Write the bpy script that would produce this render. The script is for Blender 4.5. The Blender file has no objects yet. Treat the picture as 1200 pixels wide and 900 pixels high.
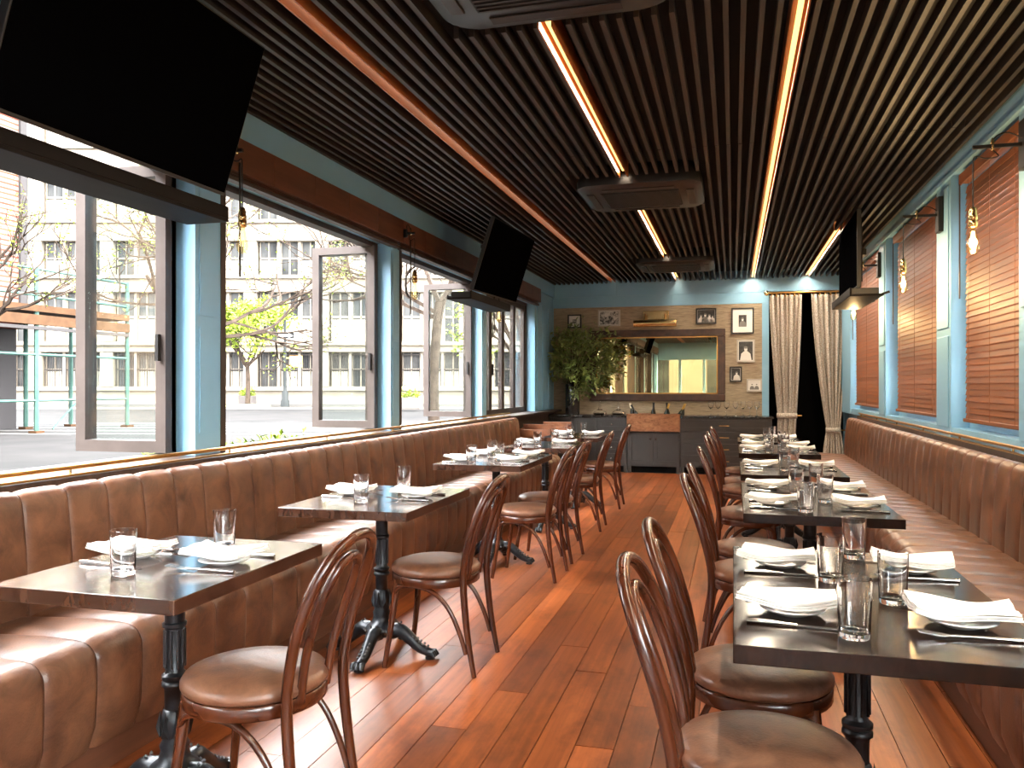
import bpy, math, random
from mathutils import Vector, Matrix
R = random.Random(7)
PI = math.pi
scene = bpy.context.scene
C = scene.collection

# ------------------------------------------------------------------ camera
F, UV, HY, H = 945.0, 259.0, 452.0, 1.30          # focal length in pixels of a 1200 px wide frame
TH = math.atan(UV / F)
cs, sn = math.cos(TH), math.sin(TH)
cd = bpy.data.cameras.new('camera')
cam = bpy.data.objects.new('camera', cd); C.objects.link(cam)
cam.location = (0, 0, H); cam.rotation_euler = (PI / 2, 0, TH)
cd.sensor_width = 36; cd.lens = 36 * F / 1200; cd.shift_y = (HY - 450) / 1200
cd.clip_start = 0.05; cd.clip_end = 500
scene.camera = cam

# ------------------------------------------------------------------ world, sun, exposure
scene.view_settings.view_transform = 'Standard'
scene.view_settings.look = 'None'
scene.view_settings.gamma = 1
scene.view_settings.use_curve_mapping = False
scene.view_settings.exposure = 2.0
w = bpy.data.worlds.new('sky'); scene.world = w; w.use_nodes = True
bg = w.node_tree.nodes['Background']
bg.inputs[0].default_value = (0.95, 0.975, 1.0, 1); bg.inputs[1].default_value = 13.0
sd = bpy.data.lights.new('sun', 'SUN'); sd.energy = 7; sd.angle = math.radians(3); sd.color = (1, .93, .82)
sun = bpy.data.objects.new('sun', sd); C.objects.link(sun)
sun.rotation_euler = Vector((-.75, .38, -1.0)).to_track_quat('-Z', 'Y').to_euler()

# ------------------------------------------------------------------ helpers
def on_y(px, py, Y):                                # pixel of the photo -> point on the plane y = Y
    a = (px - 600) / F; d = Y / (cs + sn * a)
    return Vector((d * (cs * a - sn), Y, H - (py - HY) * d / F))
def at_depth(px, d, z=0):                           # point straight ahead at depth d (for the angled street)
    a = (px - 600) / F
    return Vector((d * (cs * a - sn), d * (cs + sn * a), z))
def zz(py, d): return H - (py - HY) * d / F
def S(r, g, b):
    f = lambda c: (c / 255 / 12.92) if c <= 10 else ((c / 255 + .055) / 1.055) ** 2.4
    return (f(r), f(g), f(b), 1)

def pm(name, col, col2=None, rough=.5, metal=0, scale=(4, 4, 4), detail=4, bump=0, coat=0, lo=.35, hi=.65,
       rand=0, emit=None, estr=0, spec=.5, rough2=None, dist=0, bscale=None):
    m = bpy.data.materials.new(name); m.use_nodes = True
    nt = m.node_tree; N = nt.nodes; L = nt.links
    p = N['Principled BSDF']
    p.inputs['Base Color'].default_value = col
    p.inputs['Roughness'].default_value = rough
    p.inputs['Metallic'].default_value = metal
    p.inputs['Specular IOR Level'].default_value = spec
    p.inputs['Coat Weight'].default_value = coat
    p.inputs['Coat Roughness'].default_value = .12
    if emit: p.inputs['Emission Color'].default_value = emit; p.inputs['Emission Strength'].default_value = estr
    if col2 or bump or rand:
        tc = N.new('ShaderNodeTexCoord'); mp = N.new('ShaderNodeMapping'); oi = N.new('ShaderNodeObjectInfo')
        mul = N.new('ShaderNodeMath'); mul.operation = 'MULTIPLY'; mul.inputs[1].default_value = 37.0
        L.new(oi.outputs['Random'], mul.inputs[0])
        L.new(tc.outputs['Object'], mp.inputs['Vector']); L.new(mul.outputs[0], mp.inputs['Location'])
        mp.inputs['Scale'].default_value = scale
        no = N.new('ShaderNodeTexNoise'); no.inputs['Scale'].default_value = 1; no.inputs['Detail'].default_value = detail
        no.inputs['Distortion'].default_value = dist; no.inputs['Roughness'].default_value = .6
        L.new(mp.outputs[0], no.inputs['Vector'])
        out = None
        if col2:
            r = N.new('ShaderNodeValToRGB'); r.color_ramp.elements[0].position = lo; r.color_ramp.elements[1].position = hi
            r.color_ramp.elements[0].color = col; r.color_ramp.elements[1].color = col2
            L.new(no.outputs['Fac'], r.inputs[0]); out = r.outputs[0]
        if rand:
            hs = N.new('ShaderNodeHueSaturation')
            mr = N.new('ShaderNodeMapRange'); mr.inputs['To Min'].default_value = 1 - rand; mr.inputs['To Max'].default_value = 1 + rand
            L.new(oi.outputs['Random'], mr.inputs['Value']); L.new(mr.outputs[0], hs.inputs['Value'])
            if out: L.new(out, hs.inputs['Color'])
            else: hs.inputs['Color'].default_value = col
            out = hs.outputs[0]
        if out: L.new(out, p.inputs['Base Color'])
        if rough2 is not None:
            mr2 = N.new('ShaderNodeMapRange'); mr2.inputs['From Min'].default_value = .3; mr2.inputs['From Max'].default_value = .7
            mr2.inputs['To Min'].default_value = rough; mr2.inputs['To Max'].default_value = rough2
            L.new(no.outputs['Fac'], mr2.inputs['Value']); L.new(mr2.outputs[0], p.inputs['Roughness'])
        if bump:
            b = N.new('ShaderNodeBump'); b.inputs['Strength'].default_value = bump; b.inputs['Distance'].default_value = .01
            src = no
            if bscale:
                src = N.new('ShaderNodeTexNoise'); src.inputs['Scale'].default_value = bscale; src.inputs['Detail'].default_value = 3
                L.new(tc.outputs['Object'], src.inputs['Vector'])
            L.new(src.outputs['Fac'], b.inputs['Height']); L.new(b.outputs[0], p.inputs['Normal'])
    return m

def glass_pane(name, tint=(1, 1, 1, 1)):
    m = bpy.data.materials.new(name); m.use_nodes = True
    nt = m.node_tree; N = nt.nodes; L = nt.links; N.clear()
    o = N.new('ShaderNodeOutputMaterial'); t = N.new('ShaderNodeBsdfTransparent'); g = N.new('ShaderNodeBsdfGlossy')
    g.inputs['Roughness'].default_value = .01; t.inputs[0].default_value = tint
    fr = N.new('ShaderNodeFresnel'); ge = N.new('ShaderNodeNewGeometry'); mr = N.new('ShaderNodeMapRange')
    mr.inputs['To Min'].default_value = 1.5; mr.inputs['To Max'].default_value = 1 / 1.5
    L.new(ge.outputs['Backfacing'], mr.inputs['Value']); L.new(mr.outputs[0], fr.inputs[0])
    mx = N.new('ShaderNodeMixShader'); L.new(fr.outputs[0], mx.inputs[0]); L.new(t.outputs[0], mx.inputs[1]); L.new(g.outputs[0], mx.inputs[2])
    L.new(mx.outputs[0], o.inputs[0]); return m
def glass_ware(name, tint=(1, 1, 1, 1)):
    m = bpy.data.materials.new(name); m.use_nodes = True
    p = m.node_tree.nodes['Principled BSDF']
    p.inputs['Base Color'].default_value = tint; p.inputs['Roughness'].default_value = 0.0
    p.inputs['Transmission Weight'].default_value = 1; p.inputs['IOR'].default_value = 1.45
    return m
def emis(name, col, s):
    m = bpy.data.materials.new(name); m.use_nodes = True
    p = m.node_tree.nodes['Principled BSDF']; p.inputs['Base Color'].default_value = (0, 0, 0, 1)
    p.inputs['Emission Color'].default_value = col; p.inputs['Emission Strength'].default_value = s
    return m

M = dict(
    leather=pm('leather', S(66, 39, 27), S(126, 84, 59), rough=.30, rough2=.46, scale=(7, 7, 7), detail=8, bump=.12, bscale=140, lo=.3, hi=.72, dist=.6),
    seat_leather=pm('seat_leather', S(82, 50, 36), S(140, 98, 74), rough=.30, rough2=.42, scale=(9, 9, 9), detail=8, bump=.1, bscale=140, lo=.3, hi=.75, dist=1.0),
    plank=pm('plank', S(100, 48, 22), S(156, 86, 44), spec=.32, rough=.33, scale=(30, 1.0, 8), detail=4, lo=.22, hi=.78, rand=.42, dist=.15),
    subfloor=pm('subfloor', S(30, 14, 8), S(40, 20, 12), rough=.8),
    walnut=pm('walnut', S(44, 25, 17), S(74, 46, 32), coat=.6, rough=.13, rough2=.22, scale=(22, 2.0, 9), detail=6, lo=.3, hi=.7, dist=.7),
    espresso=pm('espresso', S(17, 11, 9), S(38, 23, 16), spec=.15, rough=.17, scale=(22, 2.0, 9), detail=6, lo=.3, hi=.7, dist=.7),
    bentwood=pm('bentwood', S(50, 22, 11), S(88, 43, 21), rough=.25, scale=(14, 14, 4), detail=3, lo=.25, hi=.75, coat=.25),
    iron=pm('iron', S(26, 27, 30), S(50, 52, 56), rough=.34, metal=.5, scale=(30, 30, 30), lo=.4, hi=.75),
    blue=pm('blue_paint', S(124, 172, 200), S(134, 182, 210), rough=.42, scale=(2, 2, 2), lo=.3, hi=.7),
    dark_frame=pm('window_frame_paint', S(66, 58, 54), S(76, 67, 63), spec=.2, rough=.45, scale=(3, 3, 3)),
    jamb=pm('jamb_wood', S(40, 28, 22), S(66, 48, 38), rough=.5, scale=(14, 14, 2)),
    black=pm('ceiling_black', S(9, 8, 8), S(13, 11, 10), rough=.8, scale=(5, 5, 5)),
    slat=pm('slat_paint', S(40, 35, 32), S(54, 47, 43), rough=.5, scale=(20, 1.5, 20), lo=.3, hi=.7, rand=.15),
    wallpaper=pm('grasscloth', S(122, 106, 86), S(172, 156, 132), rough=.85, scale=(9, 9, 130), detail=5, bump=.35, lo=.3, hi=.7),
    cabinet=pm('cabinet_paint', S(36, 31, 28), S(45, 39, 35), rough=.4, scale=(3, 3, 3)),
    counter=pm('counter_stone', S(22, 20, 19), S(44, 40, 37), rough=.2, scale=(40, 40, 40)),
    copper=pm('copper', S(112, 70, 46), S(172, 122, 88), rough=.34, rough2=.5, metal=.75, scale=(9, 9, 22), detail=8, lo=.3, hi=.7, bump=.2, dist=1.5),
    brass=pm('brass', S(208, 176, 120), rough=.24, metal=1),
    brass_dull=pm('brass_dull', S(176, 134, 78), rough=.36, metal=1),
    steel=pm('steel', S(205, 200, 195), rough=.18, metal=1),
    mirror=pm('mirror_glass', S(226, 205, 150), rough=.012, metal=1),
    frame_brown=pm('mirror_frame_wood', S(46, 28, 20), S(72, 46, 34), rough=.35, scale=(8, 8, 8)),
    china=pm('china', S(238, 238, 236), rough=.12, coat=.3),
    linen=pm('linen', S(236, 234, 230), S(250, 249, 247), rough=.9, scale=(30, 30, 30), bump=.25, bscale=600),
    curtain=pm('curtain_cloth', S(154, 142, 130), S(198, 188, 176), rough=.9, scale=(90, 90, 60), detail=2, lo=.42, hi=.58),
    blind=pm('blind_wood', S(94, 50, 24), S(140, 82, 42), rough=.48, rough2=.6, scale=(60, 2.5, 60), detail=5, lo=.25, hi=.75, rand=.12),
    valance=pm('valance_wood', S(78, 46, 32), S(104, 64, 44), rough=.42, scale=(12, 2, 20), lo=.3, hi=.7, rand=.08),
    tv=pm('tv_screen', S(5, 5, 6), rough=.5, spec=0),
    tvbody=pm('tv_plastic', S(26, 25, 25), rough=.45),
    shelf=pm('dark_shelf', S(24, 20, 18), S(32, 27, 24), rough=.6, spec=.1, scale=(8, 2, 8)),
    blackmetal=pm('black_metal', S(20, 18, 17), rough=.45, metal=.3),
    acbody=pm('ac_dark', S(24, 21, 19), S(30, 26, 24), rough=.42, scale=(5, 5, 5)),
    acgrille=pm('ac_grille', S(14, 12, 11), rough=.6),
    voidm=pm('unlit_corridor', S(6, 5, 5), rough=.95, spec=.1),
    channel=pm('channel_wood', S(150, 84, 40), S(186, 112, 58), rough=.35, scale=(14, 2, 14)),
    led=emis('led', (1, .58, .17, 1), .75),
    led_soft=emis('led_soft', (1, .60, .22, 1), .3),
    filament=emis('filament', (1, .62, .20, 1), 9),
    filament_dim=emis('filament_dim', (1, .70, .34, 1), 1.2),
    bulb=glass_pane('bulb_glass', (1, .88, .62, 1)),
    pane=glass_pane('window_glass', (.96, .98, .97, 1)),
    tumbler=glass_ware('tumbler_glass', (.99, .99, .99, 1)),
    bottle=pm('bottle_glass', S(12, 20, 12), rough=.08),
    foil=pm('bottle_foil', S(206, 164, 84), rough=.3, metal=.8),
    foil_dark=pm('bottle_foil_dark', S(22, 20, 22), rough=.35),
    paper=pm('bottle_paper', S(226, 214, 190), rough=.7),
    leaf=pm('leaf', S(54, 70, 28), S(138, 152, 78), rough=.4, scale=(9, 9, 9), lo=.3, hi=.7),
    vase=pm('vase_glaze', S(24, 22, 22), S(44, 40, 38), rough=.25, scale=(6, 6, 6)),
    mat_white=pm('mount_card', S(232, 228, 222), rough=.8),
    pic_black=pm('frame_black', S(18, 16, 15), rough=.35),
    pic_silver=pm('frame_silver', S(176, 170, 160), rough=.4, metal=.4),
    photo=pm('photo_print', S(14, 13, 13), S(196, 192, 186), rough=.3, scale=(16, 16, 16), detail=3, lo=.38, hi=.62, dist=1.2),
    photo_dark=pm('photo_dark', S(18, 17, 17), S(54, 52, 50), rough=.3, scale=(20, 20, 20), lo=.4, hi=.6),
    photo_light=pm('photo_light', S(214, 210, 204), rough=.3),
    photo_mid=pm('photo_mid', S(112, 108, 104), rough=.3),
    highchair=pm('highchair_wood', S(104, 58, 32), S(136, 82, 48), rough=.4, scale=(10, 10, 10)),
    # outdoors
    asphalt=pm('asphalt', S(28, 28, 28), S(35, 34, 34), rough=.9, spec=.04, scale=(.6, .6, .6), detail=8),
    pavement=pm('pavement', S(42, 41, 40), S(50, 49, 47), rough=.9, spec=.04, scale=(.8, .8, .8), detail=6),
    paint_white=pm('road_paint', S(70, 69, 68), rough=.8, spec=.04),
    cream=pm('cream_stone', S(84, 78, 69), S(94, 87, 78), rough=.85, spec=.04, scale=(.4, .4, .4), detail=6),
    tan=pm('tan_stone', S(76, 60, 48), S(88, 71, 57), rough=.85, spec=.04, scale=(.5, .5, .5), detail=6),
    farglass=pm('far_window_glass', S(26, 27, 28), S(50, 50, 49), rough=.1, spec=.04, scale=(.8, .8, .8)),
    farblind=pm('far_window_blind', S(118, 113, 104), rough=.7, spec=.04),
    bars=pm('bar_iron', S(36, 33, 31), rough=.6, spec=.04),
    teal=pm('scaffold_paint', S(36, 54, 49), S(46, 64, 58), rough=.5, spec=.04, scale=(2, 2, 2)),
    timber=pm('shed_timber', S(44, 30, 19), S(54, 37, 24), rough=.7, spec=.04, scale=(3, 3, 3)),
    shed_dark=pm('shed_panel', S(40, 38, 38), rough=.7, spec=.04),
    bark=pm('bark', S(34, 28, 24), S(50, 42, 36), rough=.85, spec=.04, scale=(8, 8, 8), bump=.3),
    lime=pm('spring_leaf', S(88, 104, 32), S(112, 126, 50), rough=.6, spec=.04, scale=(3, 3, 3)),
    lamp_iron=pm('lamp_post_iron', S(30, 32, 32), rough=.5, spec=.04),
    signm=pm('sign_white', S(226, 226, 224), rough=.5, spec=.04),
    signk=pm('sign_black', S(20, 20, 20), rough=.5, spec=.04),
    orange=pm('signal_yellow', S(206, 150, 70), rough=.5, spec=.04),
    grass=pm('verge_grass', S(96, 104, 56), S(132, 138, 84), rough=.9, spec=.04, scale=(4, 4, 4)),
    planter=pm('planter_grey', S(64, 60, 58), rough=.8, spec=.04),
)
# worn dark patches that run across the floor boards
_n = M['plank'].node_tree; _p = _n.nodes['Principled BSDF']; _src = _p.inputs['Base Color'].links[0].from_socket
_g = _n.nodes.new('ShaderNodeNewGeometry'); _mp = _n.nodes.new('ShaderNodeMapping'); _mp.inputs['Scale'].default_value = (3.2, 1.5, 1)
_no = _n.nodes.new('ShaderNodeTexNoise'); _no.inputs['Scale'].default_value = 1; _no.inputs['Detail'].default_value = 6; _no.inputs['Roughness'].default_value = .7
_r = _n.nodes.new('ShaderNodeValToRGB'); _r.color_ramp.elements[0].position = .34; _r.color_ramp.elements[0].color = (.42, .38, .36, 1); _r.color_ramp.elements[1].position = .52
_r.color_ramp.elements[1].color = (1, 1, 1, 1)
_mx = _n.nodes.new('ShaderNodeMix'); _mx.data_type = 'RGBA'; _mx.blend_type = 'MULTIPLY'; _mx.inputs[0].default_value = 1
_n.links.new(_g.outputs['Position'], _mp.inputs['Vector']); _n.links.new(_mp.outputs[0], _no.inputs['Vector']); _n.links.new(_no.outputs['Fac'], _r.inputs[0])
_n.links.new(_src, _mx.inputs[6]); _n.links.new(_r.outputs[0], _mx.inputs[7]); _n.links.new(_mx.outputs[2], _p.inputs['Base Color'])
# running-bond brick for the far brick house (each brick is only two or three pixels there)
mb_ = pm('far_brick', S(150, 90, 74), rough=.9, spec=.04); M['brick'] = mb_
_n = mb_.node_tree; _b = _n.nodes.new('ShaderNodeTexBrick'); _t = _n.nodes.new('ShaderNodeTexCoord')
_mp = _n.nodes.new('ShaderNodeMapping'); _mp.inputs['Rotation'].default_value = (PI / 2, 0, 0)
_b.inputs['Color1'].default_value = S(72, 31, 24); _b.inputs['Color2'].default_value = S(84, 42, 33); _b.inputs['Mortar'].default_value = S(86, 74, 67)
_b.inputs['Scale'].default_value = 1; _b.inputs['Brick Width'].default_value = .24; _b.inputs['Row Height'].default_value = .085; _b.inputs['Mortar Size'].default_value = .012
_n.links.new(_t.outputs['Object'], _mp.inputs['Vector']); _n.links.new(_mp.outputs[0], _b.inputs['Vector'])
_n.links.new(_b.outputs['Color'], _n.nodes['Principled BSDF'].inputs['Base Color'])

class MB:
    def __init__(s): s.v = []; s.f = []
    def add(s, vs, fs):
        o = len(s.v); s.v += [tuple(q) for q in vs]; s.f += [tuple(i + o for i in q) for q in fs]; return s
    def box(s, x0, x1, y0, y1, z0, z1):
        return s.add([(x0, y0, z0), (x1, y0, z0), (x1, y1, z0), (x0, y1, z0), (x0, y0, z1), (x1, y0, z1), (x1, y1, z1), (x0, y1, z1)],
                     [(0, 3, 2, 1), (4, 5, 6, 7), (0, 1, 5, 4), (1, 2, 6, 5), (2, 3, 7, 6), (3, 0, 4, 7)])
    def obox(s, c, ax, hs):                           # oriented box: centre, three axes, half sizes
        c = Vector(c); a = [Vector(q).normalized() * h for q, h in zip(ax, hs)]
        vs = [c + a[0] * i + a[1] * j + a[2] * k for k in (-1, 1) for i, j in ((-1, -1), (1, -1), (1, 1), (-1, 1))]
        return s.add(vs, [(0, 3, 2, 1), (4, 5, 6, 7), (0, 1, 5, 4), (1, 2, 6, 5), (2, 3, 7, 6), (3, 0, 4, 7)])
    def bar(s, p, q, w_, h_, up=(0, 0, 1)):
        p, q = Vector(p), Vector(q); d = (q - p); L_ = d.length; d.normalize()
        up = Vector(up)
        if abs(d.dot(up)) > .98: up = Vector((1, 0, 0))
        sd_ = d.cross(up).normalized(); u2 = sd_.cross(d)
        return s.obox((p + q) / 2, (d, sd_, u2), (L_ / 2, w_ / 2, h_ / 2))
    def tube(s, pts, rad, n=8, cap=True):
        pts = [Vector(p) for p in pts]
        if not hasattr(rad, '__len__'): rad = [rad] * len(pts)
        t0 = (pts[1] - pts[0]).normalized()
        nrm = t0.orthogonal().normalized(); vs = []; fs = []
        for i, p in enumerate(pts):
            t = (pts[min(i + 1, len(pts) - 1)] - pts[max(i - 1, 0)]).normalized()
            nrm = (nrm - t * nrm.dot(t)).normalized(); b = t.cross(nrm)
            for k in range(n):
                a = 2 * PI * k / n; vs.append(p + (nrm * math.cos(a) + b * math.sin(a)) * rad[i])
        for i in range(len(pts) - 1):
            for k in range(n):
                k2 = (k + 1) % n; fs.append((i * n + k, i * n + k2, (i + 1) * n + k2, (i + 1) * n + k))
        if cap: fs.append(tuple(range(n - 1, -1, -1))); e = (len(pts) - 1) * n; fs.append(tuple(e + k for k in range(n)))
        return s.add(vs, fs)
    def lathe(s, prof, n=16, c=(0, 0, 0), cap=True):
        vs = []; fs = []
        for r, z in prof:
            for k in range(n):
                a = 2 * PI * k / n; vs.append((c[0] + r * math.cos(a), c[1] + r * math.sin(a), c[2] + z))
        for i in range(len(prof) - 1):
            for k in range(n):
                k2 = (k + 1) % n; fs.append((i * n + k, i * n + k2, (i + 1) * n + k2, (i + 1) * n + k))
        if cap:
            fs.append(tuple(range(n - 1, -1, -1))); e = (len(prof) - 1) * n; fs.append(tuple(e + k for k in range(n)))
        return s.add(vs, fs)
    def grid(s, rows):
        m_ = len(rows[0]); vs = [p for r in rows for p in r]
        return s.add(vs, [(i * m_ + j, i * m_ + j + 1, (i + 1) * m_ + j + 1, (i + 1) * m_ + j) for i in range(len(rows) - 1) for j in range(m_ - 1)])
    def prism(s, poly, a, b, fn):                     # polygon extruded from a to b; fn(u, v, t) -> point
        n = len(poly); vs = [fn(u, v, a) for u, v in poly] + [fn(u, v, b) for u, v in poly]
        fs = [tuple(range(n - 1, -1, -1)), tuple(range(n, 2 * n))] + [(i, (i + 1) % n, n + (i + 1) % n, n + i) for i in range(n)]
        return s.add(vs, fs)
    def mesh(s, name, mat, smooth=False):
        me = bpy.data.meshes.new(name); me.from_pydata(s.v, [], s.f); me.validate()
        me.materials.append(M[mat])
        import bmesh
        bm = bmesh.new(); bm.from_mesh(me); bmesh.ops.recalc_face_normals(bm, faces=bm.faces); bm.to_mesh(me); bm.free()
        if smooth:
            me.polygons.foreach_set('use_smooth', [True] * len(me.polygons))
            me.set_sharp_from_angle(angle=math.radians(50))
        return me
    def build(s, name, mat, parent=None, smooth=False, bevel=0, solid=0, loc=None):
        o = bpy.data.objects.new(name, s.mesh(name, mat, smooth)); C.objects.link(o); o.parent = parent
        if loc is not None: o.location = loc
        if solid: q = o.modifiers.new('solid', 'SOLIDIFY'); q.thickness = solid; q.offset = 0
        if bevel:
            q = o.modifiers.new('bevel', 'BEVEL'); q.width = bevel; q.segments = 2; q.limit_method = 'ANGLE'
        return o

def spline(pts, n=6):
    P = [Vector(p) for p in pts]; out = []
    for i in range(len(P) - 1):
        p0, p1, p2, p3 = P[max(i - 1, 0)], P[i], P[i + 1], P[min(i + 2, len(P) - 1)]
        for k in range(n):
            t = k / n
            out.append(.5 * ((2 * p1) + (p2 - p0) * t + (2 * p0 - 5 * p1 + 4 * p2 - p3) * t * t + (3 * p1 - p0 - 3 * p2 + p3) * t ** 3))
    out.append(P[-1]); return out
def lerp(a, b, t): return a + (b - a) * t

def tag(o, label, cat, group=None):
    o['label'] = label; o['category'] = cat
    if group: o['group'] = group
    return o
def thing(name, label, cat, loc=(0, 0, 0), rz=0, group=None):
    o = bpy.data.objects.new(name, None); C.objects.link(o); o.empty_display_size = .1
    o.location = loc; o.rotation_euler = (0, 0, rz)
    return tag(o, label, cat, group)
def struct(o): o['kind'] = 'structure'; return o
def stuff(o): o['kind'] = 'stuff'; return o
def dup(root, loc, rz, label, group=None):
    r = root.copy(); C.objects.link(r); r.location = loc; r.rotation_euler = (0, 0, rz); r['label'] = label
    if group: r['group'] = group
    for ch in list(root.children):
        c = ch.copy(); C.objects.link(c); c.parent = r
        for g in list(ch.children):
            d = g.copy(); C.objects.link(d); d.parent = c
    return r
def inst(me, name, parent, loc=(0, 0, 0), rot=(0, 0, 0), scl=None):
    o = bpy.data.objects.new(name, me); C.objects.link(o); o.parent = parent; o.location = loc; o.rotation_euler = rot
    if scl: o.scale = scl
    return o
def root_struct(name, loc=(0, 0, 0)):
    o = bpy.data.objects.new(name, None); C.objects.link(o); o.location = loc; o.empty_display_size = .1
    return struct(o)

# ------------------------------------------------------------------ the room
YB, YF, XL, XR, ZC = 12.6, -6.0, -2.78, 1.62, 2.90    # back wall, street-end wall, left wall face, right wall face, slat underside
fl = struct(MB().box(-3.1, XR + .15, YF - .2, YB + 1.6, -.10, -.022).build('floor', 'subfloor'))
PW = .1405
x = XL - .16
while x < XR:
    y = YF + R.uniform(-1.5, 0)
    while y < YB:
        L_ = R.uniform(1.5, 3.2); y0, y1 = max(y, YF), min(y + L_, YB - .002)
        if y1 - y0 > .1:
            MB().box(x + .0016, min(x + PW, XR) - .0016, y0 + .0012, y1 - .0012, -.022, R.uniform(-.0012, 0)).build('plank', 'plank', fl)
        y += L_
    x += PW

# ceiling: black deck, painted slats in four runs, cut round the air units
cl = struct(MB().box(-3.0, XR + .15, YF - .1, YB + .1, ZC + .13, ZC + .2).build('ceiling', 'black'))
STR = [-1.79, -.81, .277, 1.04]
ACY = [2.95, 6.72, 10.77]; ACX = -.72
runs = [(YF, 2.35), (2.35, 5.54), (5.54, 8.75), (8.75, YB - .02)]
smesh = {}
def slat(x, y0, y1):
    k = round(y1 - y0, 2)
    if k not in smesh: smesh[k] = MB().box(-.0115, .0115, 0, k - .006, 0, .06).mesh('slat', 'slat')
    inst(smesh[k], 'slat', cl, (x + R.uniform(-.0015, .0015), y0 + .003, ZC + R.uniform(-.002, .002)))
i = 0; x = XL + .05
while x < XR - .02:
    skip = any(abs(x - s) < .042 for s in STR[:3])
    for a, b in runs:
        segs = [(a, b)]
        if skip: segs = []
        for ac in ACY:
            if abs(x - ACX) < .53:
                ns = []
                for p, q in segs:
                    lo, hi = ac - .56, ac + .56
                    if hi <= p or lo >= q: ns.append((p, q)); continue
                    if lo - p > .1: ns.append((p, lo))
                    if q - hi > .1: ns.append((hi, q))
                segs = ns
        if abs(x - STR[3]) < .042: segs = [(p, min(q, 8.9)) for p, q in segs if p < 8.8]
        for p, q in segs: slat(x, p, q)
    x += .0750

# back wall with blue boards above and grasscloth below, doorway at the right
bw = root_struct('wall_back', (0, YB, 0))
xa, xd = on_y(649, 400, YB).x, on_y(901, 400, YB).x
zb = on_y(649, 361.6, YB).z; zg = on_y(649, 349.5, YB).z
MB().box(-3.0, xd, 0, .12, -.02, ZC + .13).build('wall_core', 'blue', bw)
MB().box(xd, XR + .15, 0, .12, 2.70, ZC + .13).build('door_header', 'blue', bw)
MB().box(XR - .06, XR + .15, 0, .12, -.02, 2.70).build('door_jamb', 'blue', bw)
bx_ = [xa, -1.75, -.62, xd, XR]
for k in range(4):
    MB().box(bx_[k] + .002, bx_[k + 1] - .002, -.014, 0, zg + .004, ZC + .12).build('board', 'blue', bw)
for k in range(2):
    MB().box((xa, -.9)[k] + .002, (-.9, xd)[k] - .002, -.014, 0, zb, zg - .004).build('board', 'blue', bw)
xw = on_y(893, 400, YB).x
MB().box(xa, xw, -.008, 0, .85, zb - .002).build('grasscloth', 'wallpaper', bw)
MB().box(xw, xd, -.02, 0, 0, zb - .002).build('trim_board', 'blue', bw)
dc = root_struct('door_1', (0, YB, 0))
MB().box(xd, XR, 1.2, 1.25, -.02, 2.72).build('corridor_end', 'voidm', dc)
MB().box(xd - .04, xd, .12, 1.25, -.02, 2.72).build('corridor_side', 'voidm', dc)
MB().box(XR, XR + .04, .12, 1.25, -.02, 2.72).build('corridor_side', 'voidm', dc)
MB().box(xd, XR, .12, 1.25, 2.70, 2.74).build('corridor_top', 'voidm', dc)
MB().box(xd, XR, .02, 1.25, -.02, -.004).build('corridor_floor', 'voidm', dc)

# left wall: low wall, sill, four bays between blue piers
lw = root_struct('wall_left')
ZS, ZH = .925, 2.50
MB().box(-3.02, XL + .02, YF, YB, -.02, ZS - .03).build('low_wall', 'jamb', lw)
MB().box(-3.08, -2.63, YF, YB, ZS - .03, ZS).build('sill', 'jamb', lw, bevel=.006)
MB().box(-3.02, XL, YF, YB, ZH, ZC + .13).build('header', 'blue', lw)
MB().box(XL, XL + .03, YF, YB, 2.70, ZC + .1).build('header_board', 'blue', lw)
PIERS = [(YF, -5.7), (-3.96, -3.75), (-1.40, -1.19), (1.16, 1.37), (3.72, 3.94), (6.28, 6.46), (8.84, 9.01), (11.40, YB)]
for a, b in PIERS:
    p = MB().box(-2.97, XL, a, b, ZS, ZH).build('pier', 'blue', lw)
    if b < 12:
        MB().box(XL, XL + .008, a + .03, b - .03, ZS + .12, 1.62).build('pier_panel', 'blue', p)
        MB().box(XL, XL + .008, a + .03, b - .03, 1.68, ZH - .08).build('pier_panel', 'blue', p)
p = MB().box(XL, XL + .02, 11.5, 12.5, ZS + .02, ZH).build('corner_panel', 'blue', lw)
MB().box(XL + .02, XL + .035, 11.78, 11.82, ZS + .02, ZH).build('bead', 'blue', p)
MB().box(XL + .02, XL + .035, 12.18, 12.22, ZS + .02, ZH).build('bead', 'blue', p)
BAYS = [(-5.7, -3.96), (-3.75, -1.40), (-1.19, 1.16), (1.37, 3.72), (3.94, 6.28), (6.46, 8.84), (9.01, 11.40)]
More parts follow.
